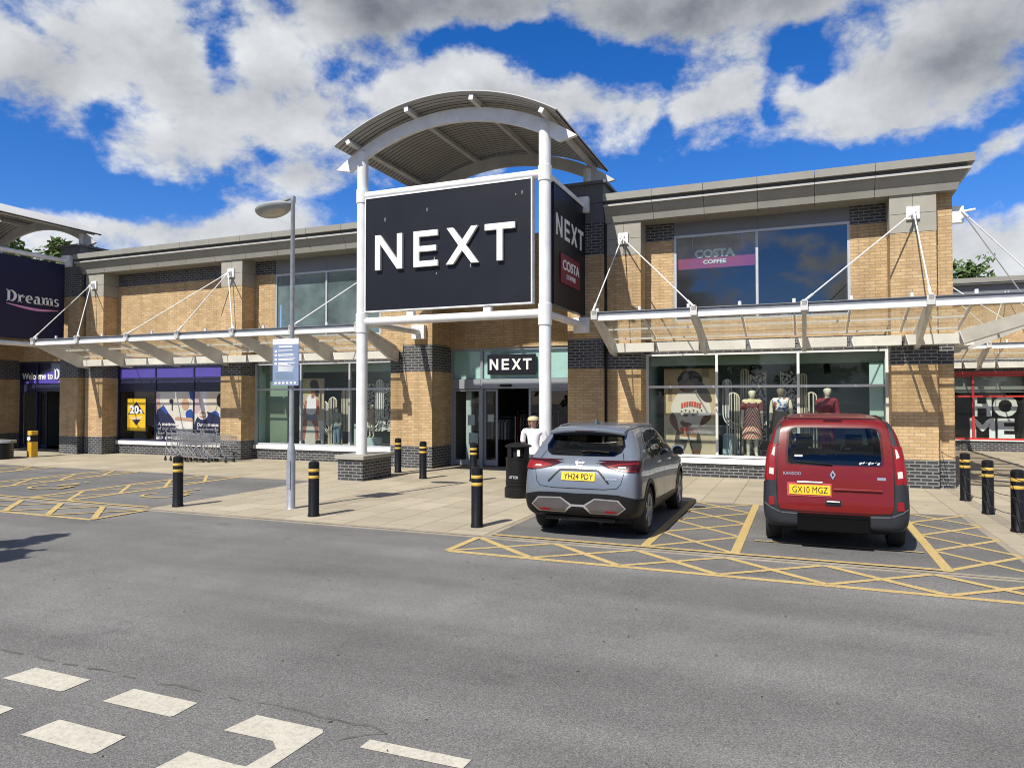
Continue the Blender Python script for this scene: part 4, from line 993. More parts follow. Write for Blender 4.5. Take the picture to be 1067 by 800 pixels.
for p in t_.v:
    a = -math.pi / 2 + p[0] / .25 - .3; v2.append((.2515 * math.cos(a), .2515 * math.sin(a), .38 + p[1]))
t_.v = v2; t_.build('lettering', solid('worn_white', (.5, .5, .5)), LB, world=False, recalc=False)
# left edge bin, parking post
b2 = thing('litter_bin', 'squat black bin cut off by the left edge in front of the dark entrance', 'litter bin', (-24.05, 14.9, 0))
m = MB(); m.lathe([(.26, 0), (.26, .5), (.24, .52)], n=24); m.build('body', BLACKP, b2, world=False, smooth=True)
m = MB(); m.lathe([(.275, .52), (.275, .57), (.2, .60), (0, .61)], n=24); m.build('lid', GALV, b2, world=False, smooth=True)
yp_ = thing('marker_post', 'yellow square post with a black and white sticker near the dark entrance', 'post', (-23.95, 15.85, 0))
m = MB(); m.box(-.115, .115, -.115, .115, 0, .88); m.build('post', solid('golden_yellow', (.62, .36, .03), .45), yp_, world=False, bevel=.012)
m = MB(); m.box(-.117, .117, -.122, -.1155, .52, .74); m.box(.1155, .122, -.117, .117, .52, .74); m.build('sticker', BLACKP, yp_, world=False)
m = MB(); m.prism([(-.09, .58), (.0, .54), (.09, .60), (.06, .70), (-.06, .68)], 'y', -.127, -.1225); m.build('sticker_print', LETW, yp_, world=False)

def trolley():
    t = thing('shopping_trolley', 'x', 'trolley', (0, 0, 0), 0, 'nested shopping trolleys by the navy window')
    B = dict(world=False)
    # basket: tapers to the front (+x), rear edge higher
    def P(u, v, w):                                         # u length, v width -1..1, w height
        x = -.02 + .86 * u; hw = (.265 - .075 * u) * (.86 + .14 * w); z0, z1 = .50 + .05 * u, .88 - .10 * u
        return (x, v * hw, z0 + (z1 - z0) * w)
    m = MB()
    for v in (-1, 1):
        for w in (0, .2, .4, .6, .8, 1): m.tube([P(0, v, w), P(1, v, w)], .0055 if w < 1 else .010, 4)
        for u in np.linspace(0, 1, 13): m.tube([P(u, v, 0), P(u, v, 1)], .0042, 4)
    for v in np.linspace(-1, 1, 7): m.tube([P(0, v, 0), P(1, v, 0)], .0042, 4); m.tube([P(1, v, 0), P(1, v, 1)], .0042, 4)
    for u in (0, .25, .5, .75, 1): m.tube([P(u, -1, 0), P(u, 1, 0)], .0042, 4)
    for w in (.33, .66, 1): m.tube([P(1, -1, w), P(1, 1, w)], .0055 if w < 1 else .010, 4)
    m.build('basket', CHROME, t, **B)
    m = MB()
    for v in (-1, 1):
        m.tube([(.0, v * .25, .9), (-.02, v * .25, .5), (-.03, v * .25, .42), (.28, v * .24, .16), (.75, v * .17, .13)], .015, 6)
        m.tube([(-.03, v * .25, .46), (-.06, v * .26, .14)], .015, 6)
        m.tube([(.30, v * .22, .52), (-.02, v * .25, .15)], .011, 6); m.tube([(.5, v * .2, .52), (.72, v * .17, .15)], .010, 6)
    m.tube([(.75, -.17, .13), (.75, .17, .13)], .015, 6); m.build('frame', CHROME, t, **B)
    m = MB(); m.tube([(-.0, -.25, .89), (-.09, -.25, .96), (-.09, .25, .96), (-.0, .25, .89)], .014, 8); m.build('handle', solid('handle_grey', (.16, .17, .2)), t, **B)
    for x, y in ((-.05, .26), (-.05, -.26), (.74, .17), (.74, -.17)):
        m = MB(); m.lathe([(.0, -.014), (.05, -.014), (.055, -.008), (.055, .008), (.05, .014), (0, .014)], (x, y, .056), 14, axis='y'); m.box(x - .012, x + .012, y - .022, y + .022, .056, .15); m.build('castor', RUBBER, t, **B)
    return t
tp = trolley(); tl = ['rearmost shopping trolley of the nested row with its handle free', 'second shopping trolley from the left of the nested row', 'third shopping trolley from the left, in the middle of the row', 'second shopping trolley from the brick pier end of the row', 'foremost shopping trolley of the nested row, nearest the brick pier']
for i in range(5):
    o = tp if i == 0 else copy_tree(tp)
    o.location = (-18.55 + .26 * i, 16.75 - .03 * i, 0); o.rotation_euler.z = R(-3 + i * .6); o['label'] = tl[i]
o = copy_tree(tp); o.location = (-17.0, 16.75, 0); o.rotation_euler.z = R(2); o['label'] = 'single shopping trolley standing just ahead of the nested row'

# ------------------------------------------------------------------ things in the shop windows
def picture(name, label, x0, x1, z0, z1, y, polys, cols, cat='poster'):
    """flat printed board: polygons in 0..1 board coordinates laid a hair apart in one print"""
    e = thing(name, label, cat, ((x0 + x1) / 2, y, z0))
    m = MB(); m.box(x0, x1, y, y + .02, z0, z1); m.build('board', LETW, e)
    def chaikin(P_, n=2):
        if len(P_) < 5: return P_
        for _ in range(n):
            q = []
            for (a, b_), (c, e_) in zip(P_, P_[1:] + P_[:1]): q += [(a * .78 + c * .22, b_ * .78 + e_ * .22), (a * .22 + c * .78, b_ * .22 + e_ * .78)]
            P_ = q
        return P_
    polys = [(ci, chaikin(po)) for ci, po in polys]
    m = MB(); d = .0012
    for i, (ci, poly) in enumerate(polys):
        m.prism([(x0 + (x1 - x0) * a, z0 + (z1 - z0) * b_) for a, b_ in poly], 'y', y - .001 - d * (i + 1), y - .0005, ci)
    m.build('print', [solid('print_ink', c, .5) for c in cols], e)
    return e
def ell(cx, cy, rx, ry, n=16, a0=0, a1=360): return [(cx + rx * math.cos(R(a)), cy + ry * math.sin(R(a))) for a in np.linspace(a0, a1, n, endpoint=(a1 - a0) < 360)]
cols = [(.50, .36, .20), (.62, .52, .36), (.035, .022, .016), (.60, .53, .46), (.16, .07, .04), (.50, .07, .03), (.10, .095, .075), (.55, .25, .10), (.80, .74, .62), (.28, .20, .12)]
polys = [(0, [(0, 0), (1, 0), (1, 1), (0, 1)]), (1, [(0, 0), (1, 0), (1, .42), (0, .46)]), (9, [(.08, .62), (.16, .62), (.16, .80), (.08, .80)]), (9, [(.72, .9), (.86, .9), (.86, 1), (.72, 1)]), (9, [(.35, .93), (.45, .93), (.45, 1), (.35, 1)]),
         (6, [(.18, .05), (.24, .32), (.66, .32), (.74, .04), (.52, .04), (.47, .2), (.40, .04)]), (4, [(.24, 0), (.34, 0), (.36, .06), (.26, .06)]), (4, [(.54, 0), (.68, 0), (.70, .06), (.55, .06)]),
         (4, [(.12, .48), (.10, .38), (.26, .25), (.36, .25), (.40, .31), (.30, .35), (.24, .44), (.28, .50)]), (4, [(.74, .50), (.92, .45), (.84, .38), (.60, .30), (.54, .35), (.70, .42)]),
         (3, [(.30, .22), (.62, .20), (.72, .46), (.92, .46), (.86, .62), (.68, .76), (.48, .80), (.26, .72), (.10, .52), (.24, .45)]),
         (2, ell(.50, .86, .24, .12)), (2, [(.62, .90), (.80, .80), (.94, .62), (.78, .60), (.62, .72)]), (4, ell(.46, .78, .17, .06)),
         (7, [(.30, .22), (.62, .20), (.64, .30), (.30, .32)]), (8, [(.30, .18), (.62, .16), (.62, .20), (.30, .215)]),
         (4, ell(.44, .345, .09, .03)), (4, [(.30, .36), (.42, .33), (.43, .37), (.34, .40)]), (9, [(.30, .24), (.62, .22), (.63, .245), (.30, .265)]), (5, [(.34, .275), (.58, .262), (.58, .30), (.34, .312)]), (6, ell(.42, .455, .05, .012)), (6, ell(.56, .46, .03, .010))] 
for i in range(8):
    a = .33 + i * .048; polys.append((5, [(a, .545 + .02 * math.sin(i * .45)), (a + .036, .545 + .02 * math.sin(i * .45)), (a + .040, .60 + .02 * math.sin(i * .45)), (a + .006, .60 + .02 * math.sin(i * .45))]))
for i in range(6): polys.append((2, ell(.34 + i * .075, .505 + .012 * (i % 2), .016, .007, 8)))
picture('window_poster', 'tall poster of a long haired figure in a printed cream tee in the window', -3.42, -2.06, .48, 2.74, 19.0, polys, cols)
cols = [(.42, .33, .22), (.55, .50, .44), (.03, .02, .018), (.70, .66, .68), (.36, .13, .09), (.16, .19, .26), (.50, .44, .20), (.015, .015, .018), (.60, .57, .52)]
polys = [(0, [(0, 0), (1, 0), (1, 1), (0, 1)]), (6, ell(.38, .86, .3, .12)), (8, [(0, 0), (1, 0), (1, .36), (0, .34)]), (4, [(.10, .03), (.22, .03), (.34, .36), (.30, .44), (.14, .34)]), (4, [(.66, .03), (.80, .03), (.80, .26), (.72, .42), (.50, .42), (.48, .34), (.66, .26)]),
         (7, [(.06, 0), (.24, 0), (.22, .06), (.08, .04)]), (7, [(.66, 0), (.90, .01), (.86, .06), (.68, .05)]),
         (5, [(.24, .36), (.72, .36), (.74, .46), (.26, .47)]), (3, [(.24, .45), (.68, .44), (.72, .70), (.50, .76), (.30, .72)]), (4, [(.68, .46), (.80, .44), (.80, .66), (.70, .68)]), (4, [(.16, .42), (.26, .40), (.32, .66), (.24, .66)]),
         (4, [(.50, .70), (.62, .70), (.62, .80), (.50, .80)]), (4, ell(.56, .84, .10, .07)), (2, ell(.60, .91, .17, .07)), (2, [(.64, .92), (.80, .88), (.78, .72), (.66, .74)])]
picture('window_poster', 'tall poster of a seated figure in a white top and denim shorts', -15.40, -14.42, .48, 2.62, 18.95, polys, cols)
# navy window pictures
cols = [(.80, .52, .02), (.015, .016, .05), (.78, .76, .70), (.55, .34, .02)]
polys = [(0, [(0, 0), (1, 0), (1, 1), (0, 1)]), (3, [(0, 0), (.16, 0), (.16, .5), (0, .46)]), (1, [(.03, .52), (.5, .16), (.97, .52), (.5, .90)]), (0, [(.1, .36), (.94, .38), (.94, .53), (.1, .50)]), (2, [(.18, .39), (.84, .41), (.84, .435), (.18, .415)]), (2, [(.24, .34), (.80, .355), (.80, .375), (.24, .36)])]
yp1 = picture('window_poster', 'yellow 20% sale poster with a dark diamond in the navy window', -22.38, -21.50, .82, 1.97, 18.180, polys, cols)
m = MB().merge(fit_text('20', -22.26, -21.80, .30, .05, .003), TR(0, 18.166, 1.42) @ FACE_S).merge(fit_text('%', -21.78, -21.62, .16, .03, .003), TR(0, 18.166, 1.42) @ FACE_S)
m.merge(fit_text('off', -21.76, -21.64, .08, .02, .003), TR(0, 18.308, 1.60) @ FACE_S) if False else None
m.build('lettering', LETW, yp1)
def navy_poster(label, x0, x1, polys, lines, tx):
    cols = [(.018, .022, .075), (.66, .64, .58), (.02, .075, .34), (.52, .32, .22), (.66, .60, .48), (.02, .016, .016), (.75, .72, .70), (.55, .42, .45), (.30, .20, .14)]
    e = picture('window_poster', label, x0, x1, .55, 2.20, 18.182, polys, cols)
    for i, t in enumerate(lines):
        w = min((x1 - x0) * .56, .135 * len(t)); m = MB().merge(fit_text(t, tx, tx + w, .125, .02, .003), TR(0, 18.158, 1.02 - i * .155) @ FACE_S); m.build('lettering', LETW, e)
    return e
A = [(1, [(0, 0), (1, 0), (1, 1), (0, 1)]), (6, [(.55, .05), (.97, .05), (.97, .5), (.55, .46)]), (7, [(0, .5), (.06, .62), (.12, .95), (0, 1)]), (3, [(.02, .5), (.14, .66), (.10, .8), (.02, .8)]), (5, ell(.42, .80, .06, .05)), (5, [(.43, .6), (.46, .6), (.46, .78), (.43, .78)]),
     (4, ell(.80, .82, .14, .15)), (3, ell(.80, .74, .10, .13)), (2, [(.80, .55), (.86, .62), (1, .64), (1, .36), (.84, .42)]), (3, [(.52, .40), (.74, .40), (1, .38), (1, .46), (.74, .46), (.6, .48), (.53, .46)]),
     (0, [(0, 0), (.55, 0), (.58, .16), (.52, .38), (.36, .54), (.16, .68), (.0, .60)]), (2, [(.12, .66), (.20, .72), (.34, .56), (.28, .53)]), (2, [(.90, 1), (1, 1), (1, .82), (.94, .85)])]
navy_poster('navy poster of a blonde figure at work above white lettering', -20.98, -19.27, A, ['A mattress', 'of our craft', 'for over', '35 years'], -20.88)
Bp = [(1, [(0, 0), (1, 0), (1, 1), (0, 1)]), (7, [(0, .55), (.16, .55), (.14, 1), (0, 1)]), (6, [(.2, .6), (.32, .55), (.30, 1), (.2, 1)]), (4, [(.35, .62), (.72, .62), (.72, 1), (.35, 1)]), (5, ell(.74, .82, .17, .17)), (8, ell(.84, .74, .10, .16)), (2, [(.40, .56), (.56, .62), (.66, .52), (.62, .40), (.5, .42)]), (7, [(.82, .0), (1, .0), (1, .30), (.88, .22)]),
      (0, [(0, 0), (.80, 0), (.82, .2), (.74, .44), (.5, .56), (.26, .60), (0, .42)]), (6, ell(.22, .52, .13, .10)), (3, ell(.22, .52, .10, .075)), (6, [(.12, .505), (.32, .505), (.32, .535), (.12, .535)])]
navy_poster('navy poster of a dark haired figure with a round flag badge', -19.19, -17.49, Bp, ['Our mattresses', 'handmade', 'with passion'], -19.05)

def hoops(name, label, x0, x1, z_top, z_bot, y, n, down=False, gap=.055, foot=.47, mat=None):
    """bent tube display stand: nested U shapes on straight legs"""
    m = MB()
    for i in range(n):
        a, e = x0 + i * gap, x1 - i * gap; r = (e - a) / 2; c = (a + e) / 2
        pts = [(a, y, foot)] + [(c - r * math.cos(t), y, z_top - r + r * math.sin(t) - i * 0) for t in np.linspace(0, math.pi, 12)] + [(e, y, foot if not down else z_bot)]
        if i: pts[0] = (a, y, z_bot); pts[-1] = (e, y, z_bot)
        m.tube(pts, .017, 6)
    if not down: m.box((x0 + x1) / 2 - .2, (x0 + x1) / 2 + .2, y - .12, y + .12, .465, .50)
    return top(name, m, mat or HOOP, label, 'display stand', 'bent tube display stands', smooth=True)
HOOP = plain('cream_tube', (0.60, 0.54, 0.42), .45)
HOOP2 = plain('white_tube', (0.70, 0.68, 0.64), .45)
def jhoop(label, xa, xb, z_top, z_bot, y, n=3, gap=.06, right=True):
    m = MB()
    for i in range(n):
        a = xa + i * gap; e = xb - 0 * gap
        rt = .10 - 0; 
        pts = [(a, y, z_bot + .25)]
        top_r = (xb - xa - 2 * i * gap) / 2
        zt = z_top - i * .0
        cx = (xa + xb) / 2
        pts = [(cx + top_r * 1.0, y, z_bot + .30 + i * .05)] + [(cx + top_r * math.cos(t), y, zt - top_r + top_r * math.sin(t)) for t in np.linspace(0, math.pi, 10)]
        rb = .42 - i * gap
        cxb, czb = cx - top_r + rb, z_bot + .42
        pts += [(cxb - rb * math.cos(t), y, czb - rb * math.sin(t)) for t in np.linspace(0, math.pi / 2, 8)] + [(xb + .28, y, czb - rb)]
        m.tube(pts, .017, 6)
    m.tube([(xb + .28, y, z_bot + .42), (xb + .28, y, .47)], .02, 6)
    return top('display_stand', m, HOOP2, label, 'display stand', 'bent tube display stands', smooth=True)
jhoop('white J curved tube stand beside the tee poster, tops bent over', -1.93, -1.72, 2.45, 1.15, 19.25)
hoops('display_stand', 'cream arched tube stand left of the chevron skirt mannequin', -1.80, -1.50, 2.10, .47, 18.95, 3)
hoops('display_stand', 'tall narrow arched tube stand behind the chevron skirt mannequin', -1.48, -1.30, 2.72, 1.3, 19.35, 2)
hoops('display_stand', 'short arched tube stand beside the red jacket mannequin', .08, .32, 2.10, .47, 18.95, 2, gap=.07)
hoops('display_stand', 'tall arched tube stand just right of the second window mullion', -.06, .10, 2.58, .9, 19.3, 2, gap=.05)
jhoop('white J curved tube stand beside the seated figure poster', -14.54, -14.30, 1.86, .75, 19.0)
hoops('display_stand', 'cream arched tube stand behind the child mannequin in jeans', -14.22, -13.92, 2.0, .47, 18.95, 3)
hoops('display_stand', 'taller cream arched tube stand right of the child mannequin in jeans', -13.82, -13.54, 2.26, .9, 19.1, 3)
jhoop('white J curved tube stand behind the white pole of the sign tower', -12.42, -12.16, 2.55, 1.0, 18.95)
def monopanel(label, x0, x1, z0, z1, y, seed):
    e = thing('patterned_panel', label, 'panel', ((x0 + x1) / 2, y, z0))
    mt, t, p = nt('black_white_pattern'); n = noise(t, geo_pos(t), 17 + seed, 3, .5)
    t.links.new(ramp(t, n, [(.485, (.02, .02, .02)), (.515, (.68, .66, .62))]), p.inputs['Base Color']); p.inputs['Roughness'].default_value = .5
    m = MB(); m.box(x0, x1, y, y + .03, z0, z1); m.build('board', mt, e)
    m = MB()
    for a in (x0, x1): m.box(a - .012, a + .012, y - .004, y + .034, z0, z1)
    m.build('edge', HOOP2, e)
monopanel('black and white patterned panel behind the chevron skirt mannequin', -1.27, -.88, .48, 2.66, 19.6, 0)
monopanel('black and white patterned panel behind the headless-looking centre mannequin', -.52, -.12, .48, 2.66, 19.6, 1)
monopanel('black and white patterned panel in the left window behind the white pole', -13.35, -12.35, .9, 2.45, 19.7, 2)
def spotlight(label, x, y, z):
    e = thing('spotlight', label, 'spotlight', (x, y, z), 0, 'black ceiling spotlights in the window')
    m = MB(); m.cyl((0, 0, .0), (.02, -.06, -.2), .07, .085, n=16); m.build('lamp_can', BLACKP, e, world=False)
    m = MB(); m.cyl((0, 0, .0), (0, 0, .14), .015, n=8); m.box(-.07, .07, -.03, .03, .10, .14); m.build('bracket', BLACKP, e, world=False)
spotlight('black ceiling spotlight above the chevron skirt mannequin', -1.17, 18.9, 2.78)
spotlight('black ceiling spotlight above the red jacket mannequin', .55, 18.9, 2.78)
m = MB(); m.lathe([(.0, .47), (.26, .47), (.26, .72), (.25, .73), (0, .73)], (-12.48, 18.9, 0), 28); top('plinth_drum', m, solid('pale_mint', (.50, .62, .62)), 'round pale mint plinth under the small mannequin', 'plinth', smooth=True)
m = MB(); m.box(-13.15, -12.95, 18.8, 19.1, .47, 1.15); top('display_plinth', m, solid('pale_mint_box', (.48, .62, .62)), 'tall square mint plinth partly behind the white pole', 'plinth', bevel=.01)
for x, w, lab in ((-1.95, .34, 'pale blue low block left of the arched stand'), (-.80, .16, 'pale blue low block right of the chevron skirt mannequin')):
    m = MB(); m.box(x, x + w, 19.3, 19.6, .47, 1.02); top('display_plinth', m, solid('pale_blue_block', (.42, .58, .66)), lab, 'plinth', bevel=.01)
# ------------------------------------------------------------------ figures
def figure(name, parent, mat, H=1.7, w=1.0, arms=None, legs=None, head=(0, 0, 0), fingers=False, extra_mat=None):
    J = {'pel': (0, 0, .53, .072, .055), 'wai': (0, 0, .62, .064, .048), 'che': (0, .004, .73, .078, .056), 'nec': (0, .006, .825, .034, .034), 'nk2': (head[0] * .3, head[1] * .3 + .002, .855, .030, .032),
         'hd1': (head[0] * .7, head[1] * .7 - .012, .885, .042, .050), 'hd2': (head[0], head[1] - .010, .930, .062, .068), 'hd3': (head[0] * 1.1, head[1] * 1.1 - .004, .972, .056, .062)}
    E_ = [('pel', 'wai'), ('wai', 'che'), ('che', 'nec'), ('nec', 'nk2'), ('nk2', 'hd1'), ('hd1', 'hd2'), ('hd2', 'hd3')]
    arms = arms or {}
    legs = legs or {}
    for s, k in ((-1, 'l'), (1, 'r')):
        ar = arms.get(k, ((.118, .0, .81), (.140, .01, .64), (.145, -.03, .50)))
        for nm, p, r in zip(('sh', 'el', 'wr'), ar, (.034, .026, .018)): J[k + nm] = (s * p[0], p[1], p[2], r, r)
        E_ += [('che', k + 'sh'), (k + 'sh', k + 'el'), (k + 'el', k + 'wr')]
        d = Vector((J[k + 'wr'][i] - J[k + 'el'][i] for i in range(3))).normalized()
        wr = Vector(J[k + 'wr'][:3]); pm = wr + d * .03
        J[k + 'pa'] = (*pm, .018, .013); E_.append((k + 'wr', k + 'pa'))
        if fingers:
            for q, (o, l) in enumerate(((-.013, .046), (-.0045, .052), (.0045, .049), (.013, .040))):
                b_ = pm + d * .022 + Vector((0, o, 0)); t_ = b_ + d * l * .55 + Vector((-s * .004, 0, 0)); e_ = b_ + d * l + Vector((-s * .014, 0, 0))
                J[k + 'f%da' % q] = (*b_, .0060, .0060); J[k + 'f%db' % q] = (*t_, .0055, .0055); J[k + 'f%dc' % q] = (*e_, .0045, .0045)
                E_ += [(k + 'pa', k + 'f%da' % q), (k + 'f%da' % q, k + 'f%db' % q), (k + 'f%db' % q, k + 'f%dc' % q)]
            b_ = pm + Vector((-s * .006, -.018, -.004)); e_ = b_ + d * .026 + Vector((-s * .006, -.010, 0))
            J[k + 'ta'] = (*b_, .0065, .0065); J[k + 'tb'] = (*e_, .005, .005); E_ += [(k + 'wr', k + 'ta'), (k + 'ta', k + 'tb')]
        else:
            J[k + 'fi'] = (*(pm + d * .06), .012, .009); E_.append((k + 'pa', k + 'fi'))
        lg = legs.get(k, ((.052, 0, .49), (.056, -.006, .28), (.058, .012, .045), (.064, -.075, .018)))
        for nm, p, r in zip(('hi', 'kn', 'an', 'to'), lg, (.056, .036, .024, .020)): J[k + nm] = (s * p[0], p[1], p[2], r, r)
        E_ += [('pel', k + 'hi'), (k + 'hi', k + 'kn'), (k + 'kn', k + 'an'), (k + 'an', k + 'to')]
    names = list(J); idx = {n: i for i, n in enumerate(names)}
    me = bpy.data.meshes.new(name)
    me.from_pydata([(J[n][0] * H * w, J[n][1] * H, J[n][2] * H) for n in names], [(idx[a], idx[b_]) for a, b_ in E_], [])
    o = bpy.data.objects.new(name, me); COL.objects.link(o)
    sk = o.modifiers.new('s', 'SKIN'); sk.use_smooth_shade = True; sk.branch_smoothing = .4
    for i, n in enumerate(names):
        v = me.skin_vertices[0].data[i]; v.radius = (J[n][3] * H * (w if n in ('pel', 'wai', 'che') else 1), J[n][4] * H); v.use_root = (n == 'pel')
    ss = o.modifiers.new('u', 'SUBSURF'); ss.levels = 2; ss.render_levels = 2
    dg = bpy.context.evaluated_depsgraph_get(); nm_ = bpy.data.meshes.new_from_object(o.evaluated_get(dg))
    o.modifiers.clear(); o.data = nm_; nm_.name = name
    fr_ = min(v.co.y for v in nm_.vertices if .90 < v.co.z / H < .94)
    for v in nm_.vertices:                                  # brow, nose, chin
        q = v.co / H; hx = q.x - head[0]
        if v.co.y < fr_ + .05 * H and .86 < q.z < .96:
            v.co.y -= H * (.010 * math.exp(-(hx / .009) ** 2 - ((q.z - .914) / .012) ** 2) + .006 * math.exp(-(hx / .02) ** 2 - ((q.z - .878) / .010) ** 2) - .004 * math.exp(-((abs(hx) - .018) / .009) ** 2 - ((q.z - .928) / .008) ** 2))
    nm_.materials.clear(); nm_.materials.append(mat)
    if parent: o.parent = parent
    return o
def garment(body, name, pred, off, mat, parent, H=1.7, flare=None):
    bm = bmesh.new(); bm.from_mesh(body.data); bm.normal_update()
    kill = [f for f in bm.faces if not pred(f.calc_center_median() / H)]
    bmesh.ops.delete(bm, geom=kill, context='FACES')
    for v in bm.verts:
        v.co += v.normal * off
        if flare: flare(v, H)
    bes = [e for e in bm.edges if e.is_boundary]
    r = bmesh.ops.extrude_edge_only(bm, edges=bes)
    for v in [q for q in r['geom'] if isinstance(q, bmesh.types.BMVert)]: v.co -= v.normal * off * .8
    me = bpy.data.meshes.new(name); bm.to_mesh(me); bm.free(); me.materials.clear(); me.materials.append(mat)
    me.polygons.foreach_set('use_smooth', [True] * len(me.polygons))
    o = bpy.data.objects.new(name, me); COL.objects.link(o); o.parent = parent
    return o
# the person coming out of the shop
PS = thing('person', 'person with short blonde hair in a white tee shirt behind the litter bin', 'person', (-5.245, 13.95, 0), R(8))
Hp = 1.60
body = figure('body', PS, SKINM, Hp, 1.08, {'l': ((.118, .0, .80), (.142, .02, .635), (.128, -.04, .50)), 'r': ((.120, .0, .80), (.152, .03, .64), (.150, -.03, .51))},
              {'l': ((.052, 0, .49), (.054, -.05, .28), (.056, -.045, .045), (.060, -.13, .018)), 'r': ((.052, 0, .49), (.056, .01, .28), (.058, .07, .05), (.062, -.012, .018))}, (0, -.022, 0), True)
shirt = garment(body, 'shirt', lambda c: (.49 < c.z < .815 and abs(c.x) < .118 * 1.08) or (.66 < c.z < .84 and .09 < abs(c.x)) and not (abs(c.x) < .05 and c.z > .80), .016, WHITEC, PS, Hp)
garment(body, 'trousers', lambda c: .05 < c.z < .50 and abs(c.x) < .115, .012, solid('grey_trouser', (.10, .11, .13), .9), PS, Hp)
garment(body, 'shoes', lambda c: c.z < .052, .008, solid('white_shoe', (.5, .5, .5), .6), PS, Hp)
def hairpred(c): return c.z > .944 or (c.z > .868 and c.y > -.034)
garment(body, 'hair', hairpred, .030, HAIRB, PS, Hp)
m = MB(); yv = -.022 - .074
for s in (-1, 1): m.lathe([(.0, -.002), (.0105, -.001), (.0105, .001), (0, .002)], (s * .030, yv * Hp - .004, .928 * Hp), 10, axis='y')
m.box(-.016, .016, yv * Hp + .004, yv * Hp + .012, .892 * Hp, .895 * Hp); m.build('face_detail', solid('face_dark', (.10, .05, .045)), PS, world=False)

def mannequin(label, x, y, z, H, rz, mat=MANQ, arms=None, w=.95):
    t = thing('mannequin', label, 'mannequin', (x, y, z), rz)
    return t, figure('body', t, mat, H, w, arms)
# chevron skirt
T1, b1 = mannequin('cream mannequin in a chevron skirt and dark red shawl top', -1.19, 18.95, .47, 1.74, R(10))
garment(b1, 'top', lambda c: .70 < c.z < .82 and abs(c.x) < .15, .03, solid('maroon_knit', (.16, .035, .035), .9), T1, 1.74)
garment(b1, 'scarf', lambda c: .795 < c.z < .845 and abs(c.x) < .12, .036, solid('cream_floral', (.62, .52, .30), .9), T1, 1.74)
mt, t, p = nt('chevron_print'); tcn = NN(t, 'ShaderNodeTexCoord').outputs['Object']; s_ = NN(t, 'ShaderNodeSeparateXYZ'); t.links.new(tcn, s_.inputs[0])
ab = NN(t, 'ShaderNodeMath', operation='ABSOLUTE'); t.links.new(s_.outputs[0], ab.inputs[0])
ma = NN(t, 'ShaderNodeMath', operation='MULTIPLY_ADD'); t.links.new(ab.outputs[0], ma.inputs[0]); ma.inputs[1].default_value = 1.7; t.links.new(s_.outputs[2], ma.inputs[2])
fr = NN(t, 'ShaderNodeMath', operation='PINGPONG'); t.links.new(ma.outputs[0], fr.inputs[0]); fr.inputs[1].default_value = .10
t.links.new(ramp(t, fr.outputs[0], [(.028, (.78, .66, .50)), (.034, (.50, .05, .04)), (.072, (.50, .05, .04)), (.078, (.78, .68, .55))]), p.inputs['Base Color']); p.inputs['Roughness'].default_value = .9
m = MB(); m.lathe([(.145, 1.25), (.17, 1.10), (.22, .75), (.255, .47), (.25, .46)], n=28); m.xf(Matrix.Diagonal((1, .8, 1, 1))); m.build('skirt', mt, T1, world=False, smooth=True)
# centre mannequin
T2, b2_ = mannequin('dusky mannequin in a white blue and red print top and grey skirt', -.50, 18.95, .47, 1.80, R(-12), solid('dusky_mannequin', (.20, .17, .11)))
mt, t, p = nt('bright_print'); tcn = NN(t, 'ShaderNodeTexCoord').outputs['Object']
t.links.new(ramp(t, noise(t, tcn, 6, 1), [(.38, (.04, .12, .32)), (.44, (.66, .63, .58)), (.56, (.70, .66, .60)), (.60, (.42, .10, .06))]), p.inputs['Base Color']); p.inputs['Roughness'].default_value = .9
garment(b2_, 'top', lambda c: .63 < c.z < .83 and abs(c.x) < .105, .02, mt, T2, 1.80)
garment(b2_, 'sleeves', lambda c: .52 < c.z < .80 and abs(c.x) >= .112, .006, MANQ, T2, 1.80)
m = MB(); m.lathe([(.15, 1.16), (.19, .95), (.24, .5), (.23, .49)], n=28); m.xf(Matrix.Diagonal((1, .75, 1, 1))); m.build('skirt', solid('grey_skirt', (.20, .18, .15), .9), T2, world=False, smooth=True)
# red jacket
T3, b3 = mannequin('cream mannequin in a dark red jacket with one arm raised to its collar', .56, 18.95, .50, 1.76, R(15), MANQ, {'l': ((.118, .0, .80), (.16, -.06, .66), (.07, -.12, .77)), 'r': ((.118, 0, .81), (.15, .02, .64), (.15, -.04, .50))})
garment(b3, 'jacket', lambda c: .48 < c.z < .83, .022, solid('crimson_jacket', (.20, .012, .028), .7), T3, 1.76)
garment(b3, 'trousers', lambda c: .04 < c.z < .50, .015, solid('crimson_trouser', (.16, .012, .025), .8), T3, 1.76)
# children in the left window
T4, b4 = mannequin('child mannequin in blue jeans and a grey green jumper', -13.86, 18.90, .48, 1.22, R(-10), MANQ, None, 1.05)
garment(b4, 'jumper', lambda c: .50 < c.z < .84, .020, solid('grey_green_knit', (.24, .28, .25), .9), T4, 1.22)
garment(b4, 'jeans', lambda c: .04 < c.z < .51 and abs(c.x) < .12, .020, solid('blue_denim', (.14, .25, .33), .9), T4, 1.22)
garment(b4, 'hair', lambda c: c.z > .90 and (c.y > -.025 or c.z > .95), .012, solid('dark_green_hat', (.06, .075, .06), .9), T4, 1.22)
T5, b5 = mannequin('small child mannequin with a pale cap on the round mint plinth', -12.55, 18.90, .73, 1.06, R(5), MANQ, None, 1.05)
garment(b5, 'dress', lambda c: .40 < c.z < .84 and abs(c.x) < .12, .022, solid('pink_beige_cloth', (.40, .30, .25), .9), T5, 1.06)
garment(b5, 'cap', lambda c: c.z > .945, .014, solid('pale_cap', (.66, .64, .58), .8), T5, 1.06)

